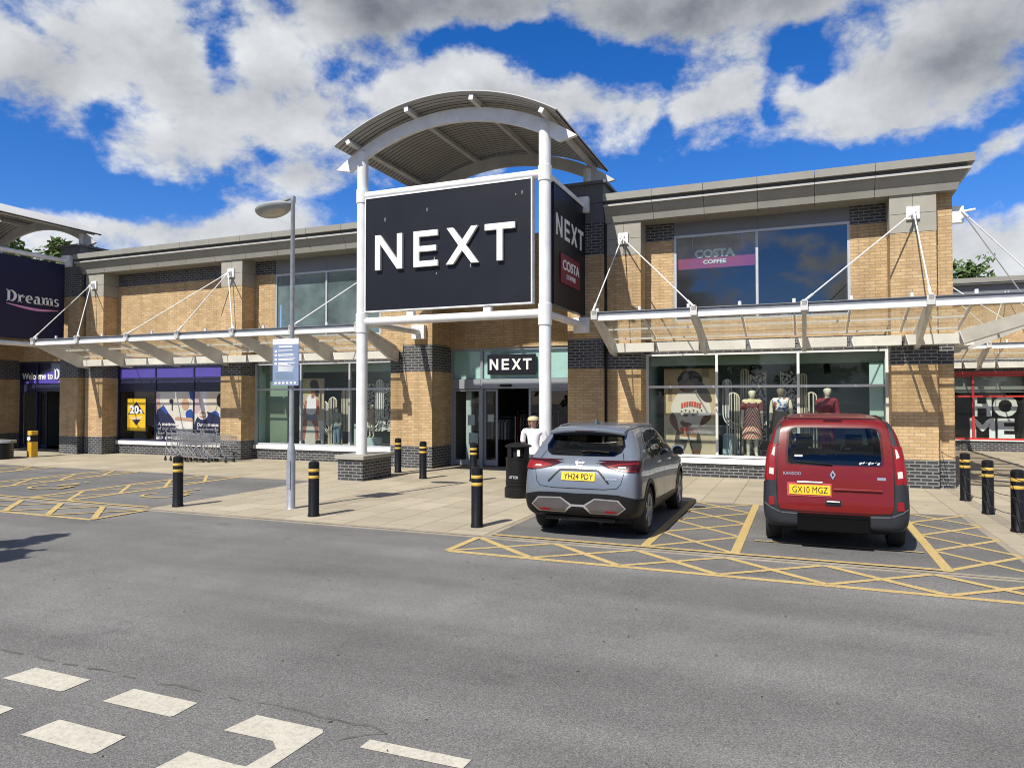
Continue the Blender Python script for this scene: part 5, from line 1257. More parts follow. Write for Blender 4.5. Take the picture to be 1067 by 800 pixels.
# ------------------------------------------------------------------ cars
def pch(xs, ys, q):
    xs, ys = np.array(xs, float), np.array(ys, float); h = np.diff(xs); d = np.diff(ys) / h; n = len(xs); mm = np.zeros(n)
    for i in range(1, n - 1):
        if d[i - 1] * d[i] > 0: mm[i] = 3 * (h[i - 1] + h[i]) / ((2 * h[i] + h[i - 1]) / d[i - 1] + (h[i] + 2 * h[i - 1]) / d[i])
    mm[0], mm[-1] = d[0], d[-1]
    i = np.clip(np.searchsorted(xs, q) - 1, 0, n - 2); t = (q - xs[i]) / h[i]
    return (1 + 2 * t) * (1 - t) ** 2 * ys[i] + t * (1 - t) ** 2 * h[i] * mm[i] + t * t * (3 - 2 * t) * ys[i + 1] + t * t * (t - 1) * h[i] * mm[i + 1]
def hull(rows, S=1.0, ny=110, nk=40):
    rows = [[r[0]] + [c for c in r[1:]] for r in rows]
    ys = [r[0] * S for r in rows]
    keys = []
    for r in rows:
        y, zb, wb, z1, w1, z2, w2, z3, w3, z4, w4, zt = r
        keys.append([(0, zb), (wb, zb), (w1, z1), (w2, z2), (w3, z3), (w4, z4), (w4 * .62, zt - .008), (0, zt)])
    K = np.array(keys) * S
    t = np.linspace(0, 1, ny); q = ys[0] + (ys[-1] - ys[0]) * (.55 * t + .45 * t ** 2.2) if False else np.unique(np.concatenate([np.linspace(ys[0], ys[0] + .75 * S, 56), np.linspace(ys[0] + .75 * S, ys[-1], ny - 55)]))
    dens = np.stack([np.stack([pch(ys, K[:, i, c], q) for c in (0, 1)], -1) for i in range(8)], 1)
    kk = np.array([0, 1, 1.5, 2.4, 3.3, 4.4, 5.0, 6.0]); uu = np.linspace(0, 6, nk + 1)
    ring = np.zeros((len(q), nk + 1, 2))
    for j in range(len(q)):
        ring[j, :, 0] = pch(kk, dens[j, :, 0], uu); ring[j, :, 1] = pch(kk, dens[j, :, 1], uu)
    m = MB(); n = 2 * nk
    vs_ = []
    for j, y in enumerate(q):
        P = [(ring[j, i, 0], y, ring[j, i, 1]) for i in range(nk + 1)] + [(-ring[j, i, 0], y, ring[j, i, 1]) for i in range(nk - 1, 0, -1)]
        vs_ += P
    fs = [(j * n + i, j * n + (i + 1) % n, (j + 1) * n + (i + 1) % n, (j + 1) * n + i) for j in range(len(q) - 1) for i in range(n)]
    fs += [tuple(range(n))[::-1], tuple((len(q) - 1) * n + i for i in range(n))]
    m.add(vs_, fs); return m
DIRS = {'rear': (lambda a, b_: Vector((a, -2, b_)), Vector((0, 1, 0))), 'right': (lambda a, b_: Vector((3, a, b_)), Vector((-1, 0, 0))), 'left': (lambda a, b_: Vector((-3, a, b_)), Vector((1, 0, 0))), 'top': (lambda a, b_: Vector((a, b_, 4)), Vector((0, 0, -1)))}
class Car:
    def __init__(s, root, hm):
        s.root = root; bm = bmesh.new()
        vs_ = [bm.verts.new(p) for p in hm.v]
        for f in hm.f: bm.faces.new([vs_[i] for i in f])
        bmesh.ops.recalc_face_normals(bm, faces=bm.faces); s.bvh = BVHTree.FromBMesh(bm); bm.free()
    def hit(s, d, a, b_, off):
        f, dv = DIRS[d]; o = f(a, b_); r = s.bvh.ray_cast(o, dv)
        if r[0] is None:
            o2 = Vector((a, .35, b_)) if d == 'rear' else Vector((.8 if d == 'right' else -.8, a, b_)) if d != 'top' else Vector((a, b_, 1))
            r = s.bvh.find_nearest(o2)
        n = r[1] if r[1].dot(dv) < 0 else -r[1]
        return r[0] + n * off
    def patch(s, name, d, polys, mat, parent=None, off=.004, edge=.045, rim=.02, smooth=True):
        bm = bmesh.new()
        for poly in polys:
            f = bm.faces.new([bm.verts.new((a, b_, 0)) for a, b_ in poly])
        bmesh.ops.triangulate(bm, faces=bm.faces[:])
        for _ in range(7):
            es = [e for e in bm.edges if e.calc_length() > edge]
            if not es: break
            bmesh.ops.subdivide_edges(bm, edges=es, cuts=1); bmesh.ops.triangulate(bm, faces=[f for f in bm.faces if len(f.verts) > 3])
        for v in bm.verts: v.co = s.hit(d, v.co.x, v.co.y, off)
        bm.normal_update()
        dv = DIRS[d][1]
        for f in bm.faces:
            if f.normal.dot(dv) > 0: f.normal_flip()
        if rim:
            bes = [e for e in bm.edges if e.is_boundary]; r = bmesh.ops.extrude_edge_only(bm, edges=bes)
            for v in [q for q in r['geom'] if isinstance(q, bmesh.types.BMVert)]: v.co += dv * rim
        me = bpy.data.meshes.new(name); bm.to_mesh(me); bm.free(); me.materials.append(mat)
        if smooth:
            me.polygons.foreach_set('use_smooth', [True] * len(me.polygons))
            me.set_sharp_from_angle(angle=R(50))
        o = bpy.data.objects.new(name, me); COL.objects.link(o); o.parent = parent or s.root
        return o
    def lines(s, name, d, pls, w, mat, parent=None, off=.003):
        polys = []
        for pl in pls:
            for a, b_ in zip(pl, pl[1:]):
                va, vb = Vector(a), Vector(b_); t = (vb - va).normalized(); n = Vector((-t.y, t.x)) * w / 2; t = t * w * .3
                polys.append([tuple(va - t - n), tuple(vb + t - n), tuple(vb + t + n), tuple(va - t + n)])
        return s.patch(name, d, polys, mat, parent, off, .05, 0)
    def text(s, name, d, txt, a0, a1, z, h, mat, parent=None, off=.006, bold=.02, flip=False):
        t = fit_text(txt, a0, a1, h, bold)
        t.v = [tuple(s.hit(d, p[0], z + p[1], off)) for p in t.v]
        return t.build(name, mat, parent or s.root, world=False, recalc=False)
DIRS['front'] = (lambda a, b_: Vector((a, 7, b_)), Vector((0, -1, 0)))
def cabin(rows, S):
    ins = [[r[0], .50, r[6] - .16, .56, r[6] - .075, .74, r[6] - .065, max(r[7], .86), r[8] - .06, r[9] - .03, r[10] - .06, r[11] - .055] for r in rows if r[11] > 1.2]
    ins[0][0] += .05; ins[-1][0] -= .12
    return hull(ins, S, 80, 30)
def seat(root, x, y, w, zs, zb, zh, mat):
    m = MB(); m.prism([(y, zs), (y + .48, zs + .04), (y + .48, zs + .17), (y + .06, zs + .14), (y - .13, zb), (y - .22, zb - .02)], 'x', x - w / 2, x + w / 2)
    m.prism([(y - .15, zb + .04), (y - .13, zh), (y - .22, zh), (y - .24, zb + .05)], 'x', x - .12, x + .12); m.box(x - .05, x + .05, y - .20, y - .17, zb - .03, zb + .06)
    m.build('car_seat', mat, root, world=False, bevel=.025)
def carve(m, mats, root, wheels, r, xin, S=1, inner=None, cuts=()):
    """cut the wheel arches out of the closed shell"""
    o = m.build('body', mats, root, smooth=True, world=False)
    c = MB()
    for y, z in wheels:
        for s in (-1, 1): c.cyl((s * xin, y, z), (s * 1.2, y, z), r, n=40, mi=1)
    co = c.build('wheel_arch_cutter', mats, None); co.matrix_world = Matrix.Identity(4)
    par = o.parent; o.parent = None; extra = []
    for cm in ([inner] if inner else []) + list(cuts):
        cm.m = [1] * len(cm.f); c2 = cm.build('window_cutter', mats, None, world=False); extra.append(c2)
        b_ = o.modifiers.new('w', 'BOOLEAN'); b_.operation = 'DIFFERENCE'; b_.solver = 'EXACT'; b_.object = c2
    b_ = o.modifiers.new('b', 'BOOLEAN'); b_.operation = 'DIFFERENCE'; b_.solver = 'EXACT'; b_.object = co
    bpy.context.view_layer.update(); dg = bpy.context.evaluated_depsgraph_get()
    nm_ = bpy.data.meshes.new_from_object(o.evaluated_get(dg)); o.modifiers.clear(); o.data = nm_; nm_.name = 'body'
    for q in [co] + extra: bpy.data.objects.remove(q)
    o.parent = par
    for p_ in nm_.polygons: p_.use_smooth = True
    nm_.set_sharp_from_angle(angle=R(38))
    return o
def wheel(root, x, y, r, wd, spokes, two, s, rimr=.70):
    m = MB(); k = s
    m.lathe([(r * rimr, -wd), (r * .93, -wd - .004), (r * .985, -wd * .86), (r, -wd * .6), (r, -wd * .4), (r * .985, -.02), (r * .94, .0), (r * rimr, .006), (r * rimr, -wd)], n=40, axis='x')
    if k < 0: m.xf(Matrix.Diagonal((-1, 1, 1, 1)))
    m.xf(TR(x, y, r)); w = m.build('wheel', RUBBER, root, smooth=True, world=False)
    m = MB(); R_ = r * rimr
    m.lathe([(R_ - .001, -wd * .9), (R_ + .006, -.0), (R_ - .004, .004), (R_ - .022, -.012), (R_ - .028, -.05), (R_ - .03, -wd * .85)], n=40, axis='x', mi=0)
    m.lathe([(R_ - .03, -.075), (.06, -.07), (0, -.07)], n=30, axis='x', mi=1)
    m.lathe([(.062, -.05), (.058, -.012), (.03, -.006), (0, -.006)], n=20, axis='x', mi=0)
    for i in range(spokes):
        for off in ((-.11, .11) if two else (0,)):
            a = 2 * math.pi * i / spokes + off; b2 = a + (off * .35)
            ca, sa = math.cos(a), math.sin(a); wv = .016 if two else .026
            p0 = (.045, ); q = MB(); q.prism([(.04, -wv * 1.3), (R_ - .012, -wv), (R_ - .012, wv), (.04, wv * 1.3)], 'x', -.045, -.012)
            q.xf(Matrix.Rotation(a, 4, 'X')); m.merge(q, mi=0)
    if k < 0: m.xf(Matrix.Diagonal((-1, 1, 1, 1)))
    m.xf(TR(x, y, r)); m.build('rim', [RIM, RIMD], w, world=False)
def mir(poly): return [(-a, b_) for a, b_ in poly]

# grey crossover
QX, QY = -2.885, 9.39
Q = thing('parked_car', 'slate grey crossover car parked nose in beside the litter bin', 'car', (QX, QY, ZB), R(-.5)); Q.scale = (.918, .975, .985)
rows = [(0.00, .42, .50, .48, .66, .56, .70, .64, .69, .70, .58, .72), (.035, .37, .62, .44, .78, .58, .815, .76, .79, .86, .68, .88), (.09, .33, .68, .42, .83, .60, .865, .86, .845, .98, .76, 1.01), (.16, .31, .72, .41, .865, .63, .893, .93, .872, 1.06, .80, 1.09),
        (.24, .29, .75, .41, .885, .66, .908, .985, .885, 1.12, .80, 1.155), (.32, .28, .77, .41, .892, .68, .916, 1.02, .887, 1.175, .775, 1.22), (.42, .27, .78, .41, .897, .70, .919, 1.04, .885, 1.26, .735, 1.325), (.52, .27, .79, .41, .90, .72, .919, 1.05, .882, 1.36, .695, 1.43),
        (.60, .27, .79, .41, .90, .72, .919, 1.055, .88, 1.43, .665, 1.505), (.68, .27, .79, .41, .90, .72, .918, 1.055, .878, 1.475, .645, 1.545), (.9, .26, .79, .41, .90, .72, .915, 1.055, .875, 1.505, .625, 1.575), (1.5, .26, .79, .41, .895, .72, .91, 1.045, .875, 1.525, .615, 1.595),
        (2.2, .26, .79, .41, .895, .72, .91, 1.03, .875, 1.51, .61, 1.58), (2.7, .26, .79, .41, .895, .71, .912, 1.01, .875, 1.42, .60, 1.50), (3.05, .26, .78, .41, .90, .70, .915, 1.0, .87, 1.24, .64, 1.31), (3.35, .26, .76, .41, .90, .68, .915, .97, .86, 1.06, .72, 1.10),
        (3.8, .28, .72, .42, .87, .64, .89, .90, .85, .975, .70, 1.02), (4.15, .30, .66, .44, .80, .62, .83, .80, .80, .87, .64, .91), (4.35, .34, .56, .46, .68, .58, .72, .68, .68, .74, .54, .77), (4.42, .42, .42, .48, .5, .54, .52, .60, .5, .63, .38, .64)]
hm = hull(rows); car = Car(Q, hm)
wy = (.83, 3.495); wr = .352
rw = [(-.50, 1.152), (0, 1.148), (.50, 1.152), (.60, 1.205), (.632, 1.29), (.575, 1.425), (0, 1.44), (-.575, 1.425), (-.632, 1.29), (-.60, 1.205)]
sw = [(.90, 1.14), (1.02, 1.36), (1.22, 1.455), (1.6, 1.49), (2.2, 1.475), (2.55, 1.40), (2.80, 1.28), (3.02, 1.10), (2.2, 1.075), (1.3, 1.09)]
def shrink(P_, k=.95):
    cx = sum(a for a, _ in P_) / len(P_); cz = sum(b_ for _, b_ in P_) / len(P_); return [(cx + (a - cx) * k, cz + (b_ - cz) * k) for a, b_ in P_]
wsq = [(-.66, 1.12), (.66, 1.12), (.54, 1.42), (-.54, 1.42)]
carve(hm, [QPAINT, BLACKP], Q, [(y, wr) for y in wy], .395, .62, 1, cabin(rows, 1), [MB().prism(shrink(rw), 'y', -.2, .95), MB().prism(shrink(sw), 'x', -1.2, 1.2), MB().prism(wsq, 'y', 2.45, 3.6)])
car.patch('windscreen', 'front', [[(-.68, 1.10), (.68, 1.10), (.56, 1.44), (-.56, 1.44)]], CGK, off=.004, rim=0)
SEATM = solid('dark_seat_cloth', (.022, .022, .024), .8)
for x in (-.38, .38): seat(Q, x, 2.35, .50, .50, 1.12, 1.34, SEATM)
for x in (-.42, 0, .42): seat(Q, x, 1.30, .42, .52, 1.08, 1.24, SEATM)
m = MB(); m.box(-.70, .70, .5, .95, .78, .80); m.build('parcel_shelf', BLACKP, Q, world=False); m = MB(); m.box(-.72, .72, 2.75, 3.05, .72, .98); m.tube([(-.38 + .17 * math.cos(t), 2.68 + .05 * math.sin(t), 1.0 + .17 * math.sin(t)) for t in np.linspace(0, 6.28, 18)], .014, 6); m.build('dashboard', BLACKP, Q, world=False)
for y in wy:
    for s in (-1, 1): wheel(Q, s * .892, y, wr, .225, 5, True, s, .68)
rw = [(-.50, 1.152), (0, 1.148), (.50, 1.152), (.60, 1.205), (.632, 1.29), (.575, 1.425), (0, 1.44), (-.575, 1.425), (-.632, 1.29), (-.60, 1.205)]
car.patch('rear_window', 'rear', [rw], CGQ, off=.005, rim=0)
lr = [(.30, 1.058), (.36, 1.074), (.52, 1.086), (.70, 1.098), (.865, 1.105), (.875, .95), (.74, .952), (.60, .972), (.44, 1.005)]
for P_ in (lr, mir(lr)):
    lp = car.patch('tail_lamp', 'rear', [P_], LAMPR, off=.010)
    s = 1 if P_ is lr else -1
    car.patch('side_lens', 'right' if s > 0 else 'left', [[(.14, 1.10), (.42, 1.095), (.34, 1.03), (.20, .955), (.12, .95)]], LAMPR, lp, off=.009)
    hk = [(.42, 1.02), (.62, 1.06), (.86, 1.072), (.86, 1.058), (.64, 1.045), (.50, 1.01), (.62, .985), (.86, .968), (.86, .958), (.60, .975)]
    car.patch('lamp_strip', 'rear', [hk if s > 0 else mir(hk)], LAMPB, lp, off=.013, rim=0)
    car.patch('clear_lens', 'rear', [[(s * .60, 1.0), (s * .72, 1.0), (s * .72, 1.02), (s * .60, 1.02)]], LAMPW, lp, off=.013, rim=0)
bp = [(-.96, .565), (-.80, .615), (-.62, .648), (-.3, .652), (0, .645), (.3, .652), (.62, .648), (.80, .615), (.96, .565), (.96, .28), (-.96, .28)]
bmp_ = car.patch('bumper', 'rear', [bp], BLACKP, off=.012)
for s in (1, -1):
    f = lambda P_: P_ if s > 0 else mir(P_)
    car.patch('bumper_trim', 'rear', [f([(.735, .47), (.63, .578), (.265, .588), (.10, .492), (0, .492), (0, .462), (.09, .462), (.20, .380), (.62, .385)])], plain('satin_silver', (.42, .40, .39), .35, .5), bmp_, off=.018)
    car.patch('bumper_panel', 'rear', [f([(.712, .47), (.618, .563), (.272, .572), (.125, .478), (.212, .396), (.608, .400)])], QUARTZ, bmp_, off=.022)
    car.patch('reflector', 'rear', [f([(.42, .405), (.58, .407), (.61, .430), (.44, .428)])], LAMPB, bmp_, off=.026, rim=.008)
    for y in wy: car.patch('arch_cladding', 'right' if s > 0 else 'left', [[(y + rr_ * math.cos(a), wr + rr_ * math.sin(a)) for rr_, a in ((.392, a0), (.392, a1), (.46, a1), (.46, a0))] for a0, a1 in zip(np.linspace(-.12, math.pi + .12, 17)[:-1], np.linspace(-.12, math.pi + .12, 17)[1:])], BLACKP, off=.008, rim=.02)
    car.patch('sill_cladding', 'right' if s > 0 else 'left', [[(wy[0] + .44, .26), (wy[1] - .44, .26), (wy[1] - .44, .40), (wy[1] - .7, .42), (wy[0] + .7, .44), (wy[0] + .44, .46)], [(.1, .30), (.42, .30), (.42, .52), (.12, .60)]], BLACKP, off=.010)
    sw = [(.90, 1.14), (1.02, 1.36), (1.22, 1.455), (1.6, 1.49), (2.2, 1.475), (2.55, 1.40), (2.80, 1.28), (3.02, 1.10), (2.2, 1.075), (1.3, 1.09)]
    w_ = car.patch('side_window', 'right' if s > 0 else 'left', [sw], CGQ, off=.005, rim=0)
    car.lines('window_trim', 'right' if s > 0 else 'left', [sw[:8]], .022, RIM, w_, .008)
    car.patch('window_pillar', 'right' if s > 0 else 'left', [[(1.93, 1.07), (2.02, 1.07), (2.0, 1.49), (1.92, 1.49)], [(1.22, 1.08), (1.30, 1.08), (1.26, 1.46), (1.20, 1.45)]], BLACKP, w_, off=.009, rim=0)
    for ln in ([(1.98, 1.06), (2.02, .8), (2.0, .45)], [(1.12, 1.08), (1.22, .80), (1.30, .62), (1.42, .46)], [(3.02, 1.06), (3.04, .8), (3.0, .48)]): car.lines('door_shut_line', 'right' if s > 0 else 'left', [ln], .010, BLACKP)
    m = MB(); m.prism([(1.38, .99), (1.58, 1.0), (1.58, 1.025), (1.38, 1.015)], 'x', s * .905, s * .93); m.build('door_handle', QPAINT, Q, world=False, bevel=.004); m = MB(); m.prism([(2.25, .975), (2.45, .98), (2.45, 1.005), (2.25, 1.0)], 'x', s * .905, s * .93); m.build('door_handle', QPAINT, Q, world=False, bevel=.004)
    m = MB(); m.lathe([(0, -.13), (.07, -.12), (.095, -.06), (.10, .04), (.085, .10), (0, .11)], n=16, axis='x'); m.xf(TR(s * .99, 2.86, 1.10) @ Matrix.Diagonal((s, .75, .85, 1))); mo = m.build('door_mirror', QPAINT, Q, world=False, smooth=True)
    m = MB(); m.tube([(s * .85, 2.86, 1.07), (s * .97, 2.88, 1.09)], .03, 8); m.build('mirror_arm', BLACKP, mo, world=False)
    m = MB(); m.lathe([(0, 0), (.082, 0), (.082, .006), (0, .006)], n=18, axis='y'); m.xf(TR(s * .99, 2.783, 1.10) @ Matrix.Diagonal((1.15, 1, .85, 1))); m.build('mirror_glass', CARGL, mo, world=False)
    m = MB(); m.tube([tuple(car.hit('top', s * .575, y, h)) for y, h in ((.78, .002), (.9, .03), (1.3, .035), (1.9, .035), (2.3, .03), (2.45, .002))], .014, 8); m.build('roof_rail', RIM, Q, world=False, smooth=True)
m = MB(); sp = []
for x in np.linspace(-.60, .60, 21):
    z = 1.545 - .05 * abs(x / .6) ** 2.2; y0 = .40 + .06 * abs(x / .6) ** 2
    sp.append([(x, y0, z - .055), (x, y0 - .012, z - .03), (x, y0 + .02, z + .0), (x, .75, z + .038), (x, .62, z - .06)])
m.add([p for r_ in sp for p in r_], [(i * 5 + j, i * 5 + (j + 1) % 5, (i + 1) * 5 + (j + 1) % 5, (i + 1) * 5 + j) for i in range(20) for j in range(5)] + [(0, 1, 2, 3, 4), (104, 103, 102, 101, 100)])
spo = m.build('roof_spoiler', QPAINT, Q, smooth=True, world=False)
m = MB(); m.box(-.16, .16, .382, .39, 1.492, 1.502); m.build('brake_lamp', LAMPR, spo, world=False)
m = MB(); m.prism([(.95, 1.59), (1.12, 1.59), (.98, 1.66), (.94, 1.66)], 'x', -.02, .02); m.build('roof_aerial', QPAINT, Q, world=False)
m = MB(); m.tube([tuple(car.hit('rear', a, b_, .022)) for a, b_ in ((-.02, 1.19), (.10, 1.205), (.26, 1.20), (.42, 1.185))], .012, 6); m.lathe([(.0, 0), (.04, .0), (.04, .03), (0, .03)], (-.02, .30, 1.18), 12, axis='y'); m.build('rear_wiper', BLACKP, Q, world=False)
car.lines('plate_recess', 'rear', [[(-.47, .80), (-.31, .955), (-.28, .965), (.28, .965), (.31, .955), (.47, .80)]], .026, BLACKP, None, .005)
for ln in ([(-.70, .955), (-.66, .80), (-.60, .735), (-.4, .715), (.4, .715), (.60, .735), (.66, .80), (.70, .955)], [(-.62, 1.20), (-.66, 1.11)], [(.62, 1.20), (.66, 1.11)]): car.lines('tailgate_shut_line', 'rear', [ln], .009, BLACKP)
def plate(car, txt, x0, x1, z0, z1, off):
    pl = car.patch('number_plate', 'rear', [[(x0, z0), (x1, z0), (x1, z1), (x0, z1)]], PLATEY, off=off, edge=.6, rim=.012, smooth=False)
    w = x1 - x0; car.text('plate_lettering', 'rear', txt, x0 + w * .075, x1 - w * .06, z0 + (z1 - z0) * .16, (z1 - z0) * .68, BLACKP, pl, off + .003, 0.0)
plate(car, 'YH24 PDY', -.262, .262, .822, .932, .014)
m = MB()
for i in range(24):
    a, b_ = 2 * math.pi * i / 24, 2 * math.pi * (i + 1) / 24
c0 = car.hit('rear', 0, 1.06, .012)
m.lathe([(.046, -.004), (.058, -.006), (.062, .0), (.058, .006), (.046, .004), (.046, -.004)], (0, 0, 0), 28, axis='y'); m.box(-.072, .072, -.008, .004, -.013, .013)
m.xf(TR(*c0) @ Matrix.Rotation(R(-20), 4, 'X')); m.build('badge', CHROME, Q, smooth=True, world=False)
car.text('lettering', 'rear', 'QASHQAI', -.24, .24, .980, .028, CHROME, off=.012, bold=.0)
car.text('lettering', 'rear', 'e-POWER', .42, .60, .842, .022, CHROME, off=.012, bold=.0)
m = MB(); m.box(-.55, .55, .10, .5, .25, .30); m.box(-.70, .70, .5, 4.0, .18, .27); m.tube([(-.58, .72, .33), (.58, .72, .33)], .04); m.tube([(.3, .2, .25), (.32, .9, .26)], .05); m.build('underbody', BLACKP, Q, world=False)

# dark red van
KX, KY, S = .365, 9.93, .955
V = thing('parked_van', 'dark red high roofed van with grey bumpers parked before the shop window', 'van', (KX, KY, ZB), 0); V.scale = (.975, 1, 1)
rows = [(0.00, .34, .62, .39, .76, .48, .80, .56, .79, .60, .70, .61), (.03, .31, .72, .39, .85, .50, .875, .64, .86, .76, .79, .78), (.055, .30, .76, .39, .875, .54, .897, .76, .875, .96, .82, .99), (.09, .30, .78, .39, .885, .57, .905, .85, .89, 1.12, .83, 1.15), (.14, .29, .80, .39, .89, .60, .91, .92, .897, 1.30, .805, 1.34), (.20, .28, .80, .39, .895, .62, .912, .98, .90, 1.48, .77, 1.525),
        (.26, .28, .80, .39, .895, .63, .913, 1.02, .90, 1.62, .735, 1.67), (.33, .28, .80, .39, .895, .63, .913, 1.04, .90, 1.68, .715, 1.745), (.5, .27, .80, .39, .895, .63, .913, 1.05, .90, 1.71, .705, 1.785), (1.5, .27, .80, .39, .895, .63, .913, 1.05, .90, 1.735, .70, 1.815), (2.3, .27, .80, .39, .895, .63, .913, 1.04, .90, 1.71, .69, 1.79), (2.9, .27, .80, .39, .895, .63, .913, 1.03, .895, 1.57, .68, 1.66), (3.3, .27, .78, .39, .89, .62, .905, 1.01, .885, 1.30, .71, 1.37), (3.6, .28, .74, .40, .86, .60, .88, .96, .86, 1.07, .74, 1.12), (3.95, .30, .66, .42, .78, .58, .80, .86, .78, .95, .66, .99), (4.15, .34, .54, .44, .66, .54, .68, .70, .66, .78, .54, .82), (4.21, .40, .42, .46, .5, .5, .52, .56, .5, .60, .4, .62)]
hm = hull(rows, S); car = Car(V, hm)
wy = (.71 * S, (.71 + 2.697) * S); wr = .300
rw = [(-.55, 1.075), (.55, 1.075), (.588, 1.10), (.595, 1.2), (.575, 1.5), (.54, 1.555), (.48, 1.57), (-.48, 1.57), (-.54, 1.555), (-.575, 1.5), (-.595, 1.2), (-.588, 1.10)]
sw = [(.45, 1.08), (.50, 1.45), (.62, 1.56), (2.3, 1.56), (2.70, 1.40), (2.95, 1.10), (1.6, 1.06)]
carve(hm, [KPAINT, BLACKP], V, [(y, wr) for y in wy], .335, .60, 1, cabin(rows, S), [MB().prism(shrink(rw, .95), 'y', -.2, .7), MB().prism(shrink(sw, .96), 'x', -1.2, 1.2), MB().prism([(-.66, 1.10), (.66, 1.10), (.56, 1.54), (-.56, 1.54)], 'y', 2.45, 3.5)])
car.patch('windscreen', 'front', [[(-.68, 1.08), (.68, 1.08), (.58, 1.56), (-.58, 1.56)]], CGK, off=.004, rim=0)
for x in (-.36, .36): seat(V, x, 2.15, .48, .52, 1.16, 1.40, SEATM)
for x in (-.42, .0, .42): seat(V, x, 1.15, .40, .55, 1.12, 1.30, SEATM)
m = MB(); m.box(-.66, .66, .22, .26, .60, 1.13); m.box(-.6, .6, .3, .85, .55, .95); m.build('load_screen', BLACKP, V, world=False)
m = MB(); m.box(-.72, .72, 2.6, 2.95, .75, 1.03); m.tube([(.36 + .17 * math.cos(t), 2.5 + .05 * math.sin(t), 1.04 + .17 * math.sin(t)) for t in np.linspace(0, 6.28, 18)], .014, 6); m.build('dashboard', BLACKP, V, world=False)
for y in wy:
    for s in (-1, 1): wheel(V, s * .868, y, wr, .195, 8, False, s, .64)
rw = [(-.55, 1.075), (.55, 1.075), (.588, 1.10), (.595, 1.2), (.575, 1.5), (.54, 1.555), (.48, 1.57), (-.48, 1.57), (-.54, 1.555), (-.575, 1.5), (-.595, 1.2), (-.588, 1.10)]
w_ = car.patch('rear_window', 'rear', [rw], CGK, off=.005, rim=0)
sq = [[(.30 + .035 * i, 1.10 + .012 * (i % 3)), (.325 + .035 * i, 1.10 + .012 * (i % 3)), (.34 + .035 * i, 1.13 + .01 * (i % 2)), (.31 + .035 * i, 1.125)] for i in range(7)]
car.patch('sticker', 'rear', sq + [[(-.48, 1.18), (-.38, 1.18), (-.38, 1.205), (-.48, 1.205)]], solid('sticker_white2', (.55, .55, .55)), w_, off=.009, rim=0)
for s in (1, -1):
    f = lambda P_: P_ if s > 0 else mir(P_)
    lp = car.patch('tail_lamp', 'rear', [f([(.71, 1.33), (.748, 1.335), (.785, 1.20), (.812, .98), (.80, .875), (.735, .86), (.724, 1.1)])], LAMPB, off=.012)
    car.patch('clear_lens', 'rear', [f([(.724, 1.30), (.745, 1.29), (.772, 1.20), (.735, 1.18)])], LAMPW, lp, off=.016, rim=0)
    car.patch('clear_lens', 'rear', [f([(.742, 1.02), (.795, 1.03), (.80, .95), (.745, .94)])], LAMPW, lp, off=.016, rim=0)
    car.patch('side_lens', 'right' if s > 0 else 'left', [[(.16, 1.34), (.26, 1.32), (.20, 1.1), (.14, .88), (.06, .87)]], LAMPB, lp, off=.010)
    car.patch('pillar_trim', 'rear', [f([(.70, 1.335), (.752, 1.335), (.70, 1.56), (.66, 1.655), (.625, 1.665), (.665, 1.52)])], KGREY, off=.006)
    bm_ = car.patch('bumper', 'rear', [f([(.715, .86), (.80, .875), (.90, .80), (.90, .60), (.705, .60)]), f([(.705, .60), (.90, .60), (.90, .49), (.66, .49)]), f([(.42, .30), (.90, .28), (.90, .49), (.66, .49), (.42, .475)])], KGREY, off=.014)
    car.patch('bumper_side', 'right' if s > 0 else 'left', [[(.05, .84), (.20, .84), (.32, .62), (.34, .30), (.04, .30)]], KGREY, bm_, off=.014)
    car.patch('reflector', 'rear', [f([(.735, .655), (.80, .655), (.80, .55), (.735, .55)])], LAMPB, bm_, off=.024)
    car.lines('bumper_crease', 'rear', [f([(.43, .455), (.66, .465), (.78, .52), (.86, .58)])], .014, plain('grey_plastic_light', (.11, .115, .125), .4), bm_, .019)
    sw = [(.45, 1.08), (.50, 1.45), (.62, 1.56), (2.3, 1.56), (2.75, 1.42), (3.05, 1.08), (1.6, 1.06)]
    car.patch('side_window', 'right' if s > 0 else 'left', [sw], CGK, off=.005, rim=0)
    car.patch('side_moulding', 'right' if s > 0 else 'left', [[(1.05, .46), (2.85, .46), (2.85, .58), (1.05, .58)]], KGREY, off=.008)
    m = MB(); m.lathe([(0, -.10), (.07, -.095), (.10, -.05), (.105, .04), (.09, .09), (0, .10)], n=16, axis='x'); m.xf(TR(s * .975, 2.82, 1.15) @ Matrix.Diagonal((s, .7, .82, 1))); mo = m.build('door_mirror', BLACKP, V, world=False, smooth=True)
    m = MB(); m.tube([(s * .84, 2.82, 1.12), (s * .96, 2.84, 1.13)], .03, 8); m.build('mirror_arm', BLACKP, mo, world=False)
    m = MB(); m.lathe([(0, 0), (.085, 0), (.085, .006), (0, .006)], n=18, axis='y'); m.xf(TR(s * .975, 2.746, 1.15) @ Matrix.Diagonal((1.05, 1, .85, 1))); m.build('mirror_glass', CARGL, mo, world=False)
car.lines('tailgate_shut_line', 'rear', [[(-.56, 1.672), (-.63, 1.63), (-.675, 1.5), (-.70, 1.2), (-.705, .9), (-.70, .58), (-.665, .50), (-.42, .488), (.42, .488), (.665, .50), (.70, .58), (.705, .9), (.70, 1.2), (.675, 1.5), (.63, 1.63), (.56, 1.672), (-.56, 1.672)]], .012, BLACKP)
ho = car.patch('plate_surround', 'rear', [[(-.575, .68), (-.03, .68), (-.03, .85), (-.575, .85)]], PINK, off=.010)
plate(car, 'GX10 MGZ', -.548, -.045, .700, .822, .020)
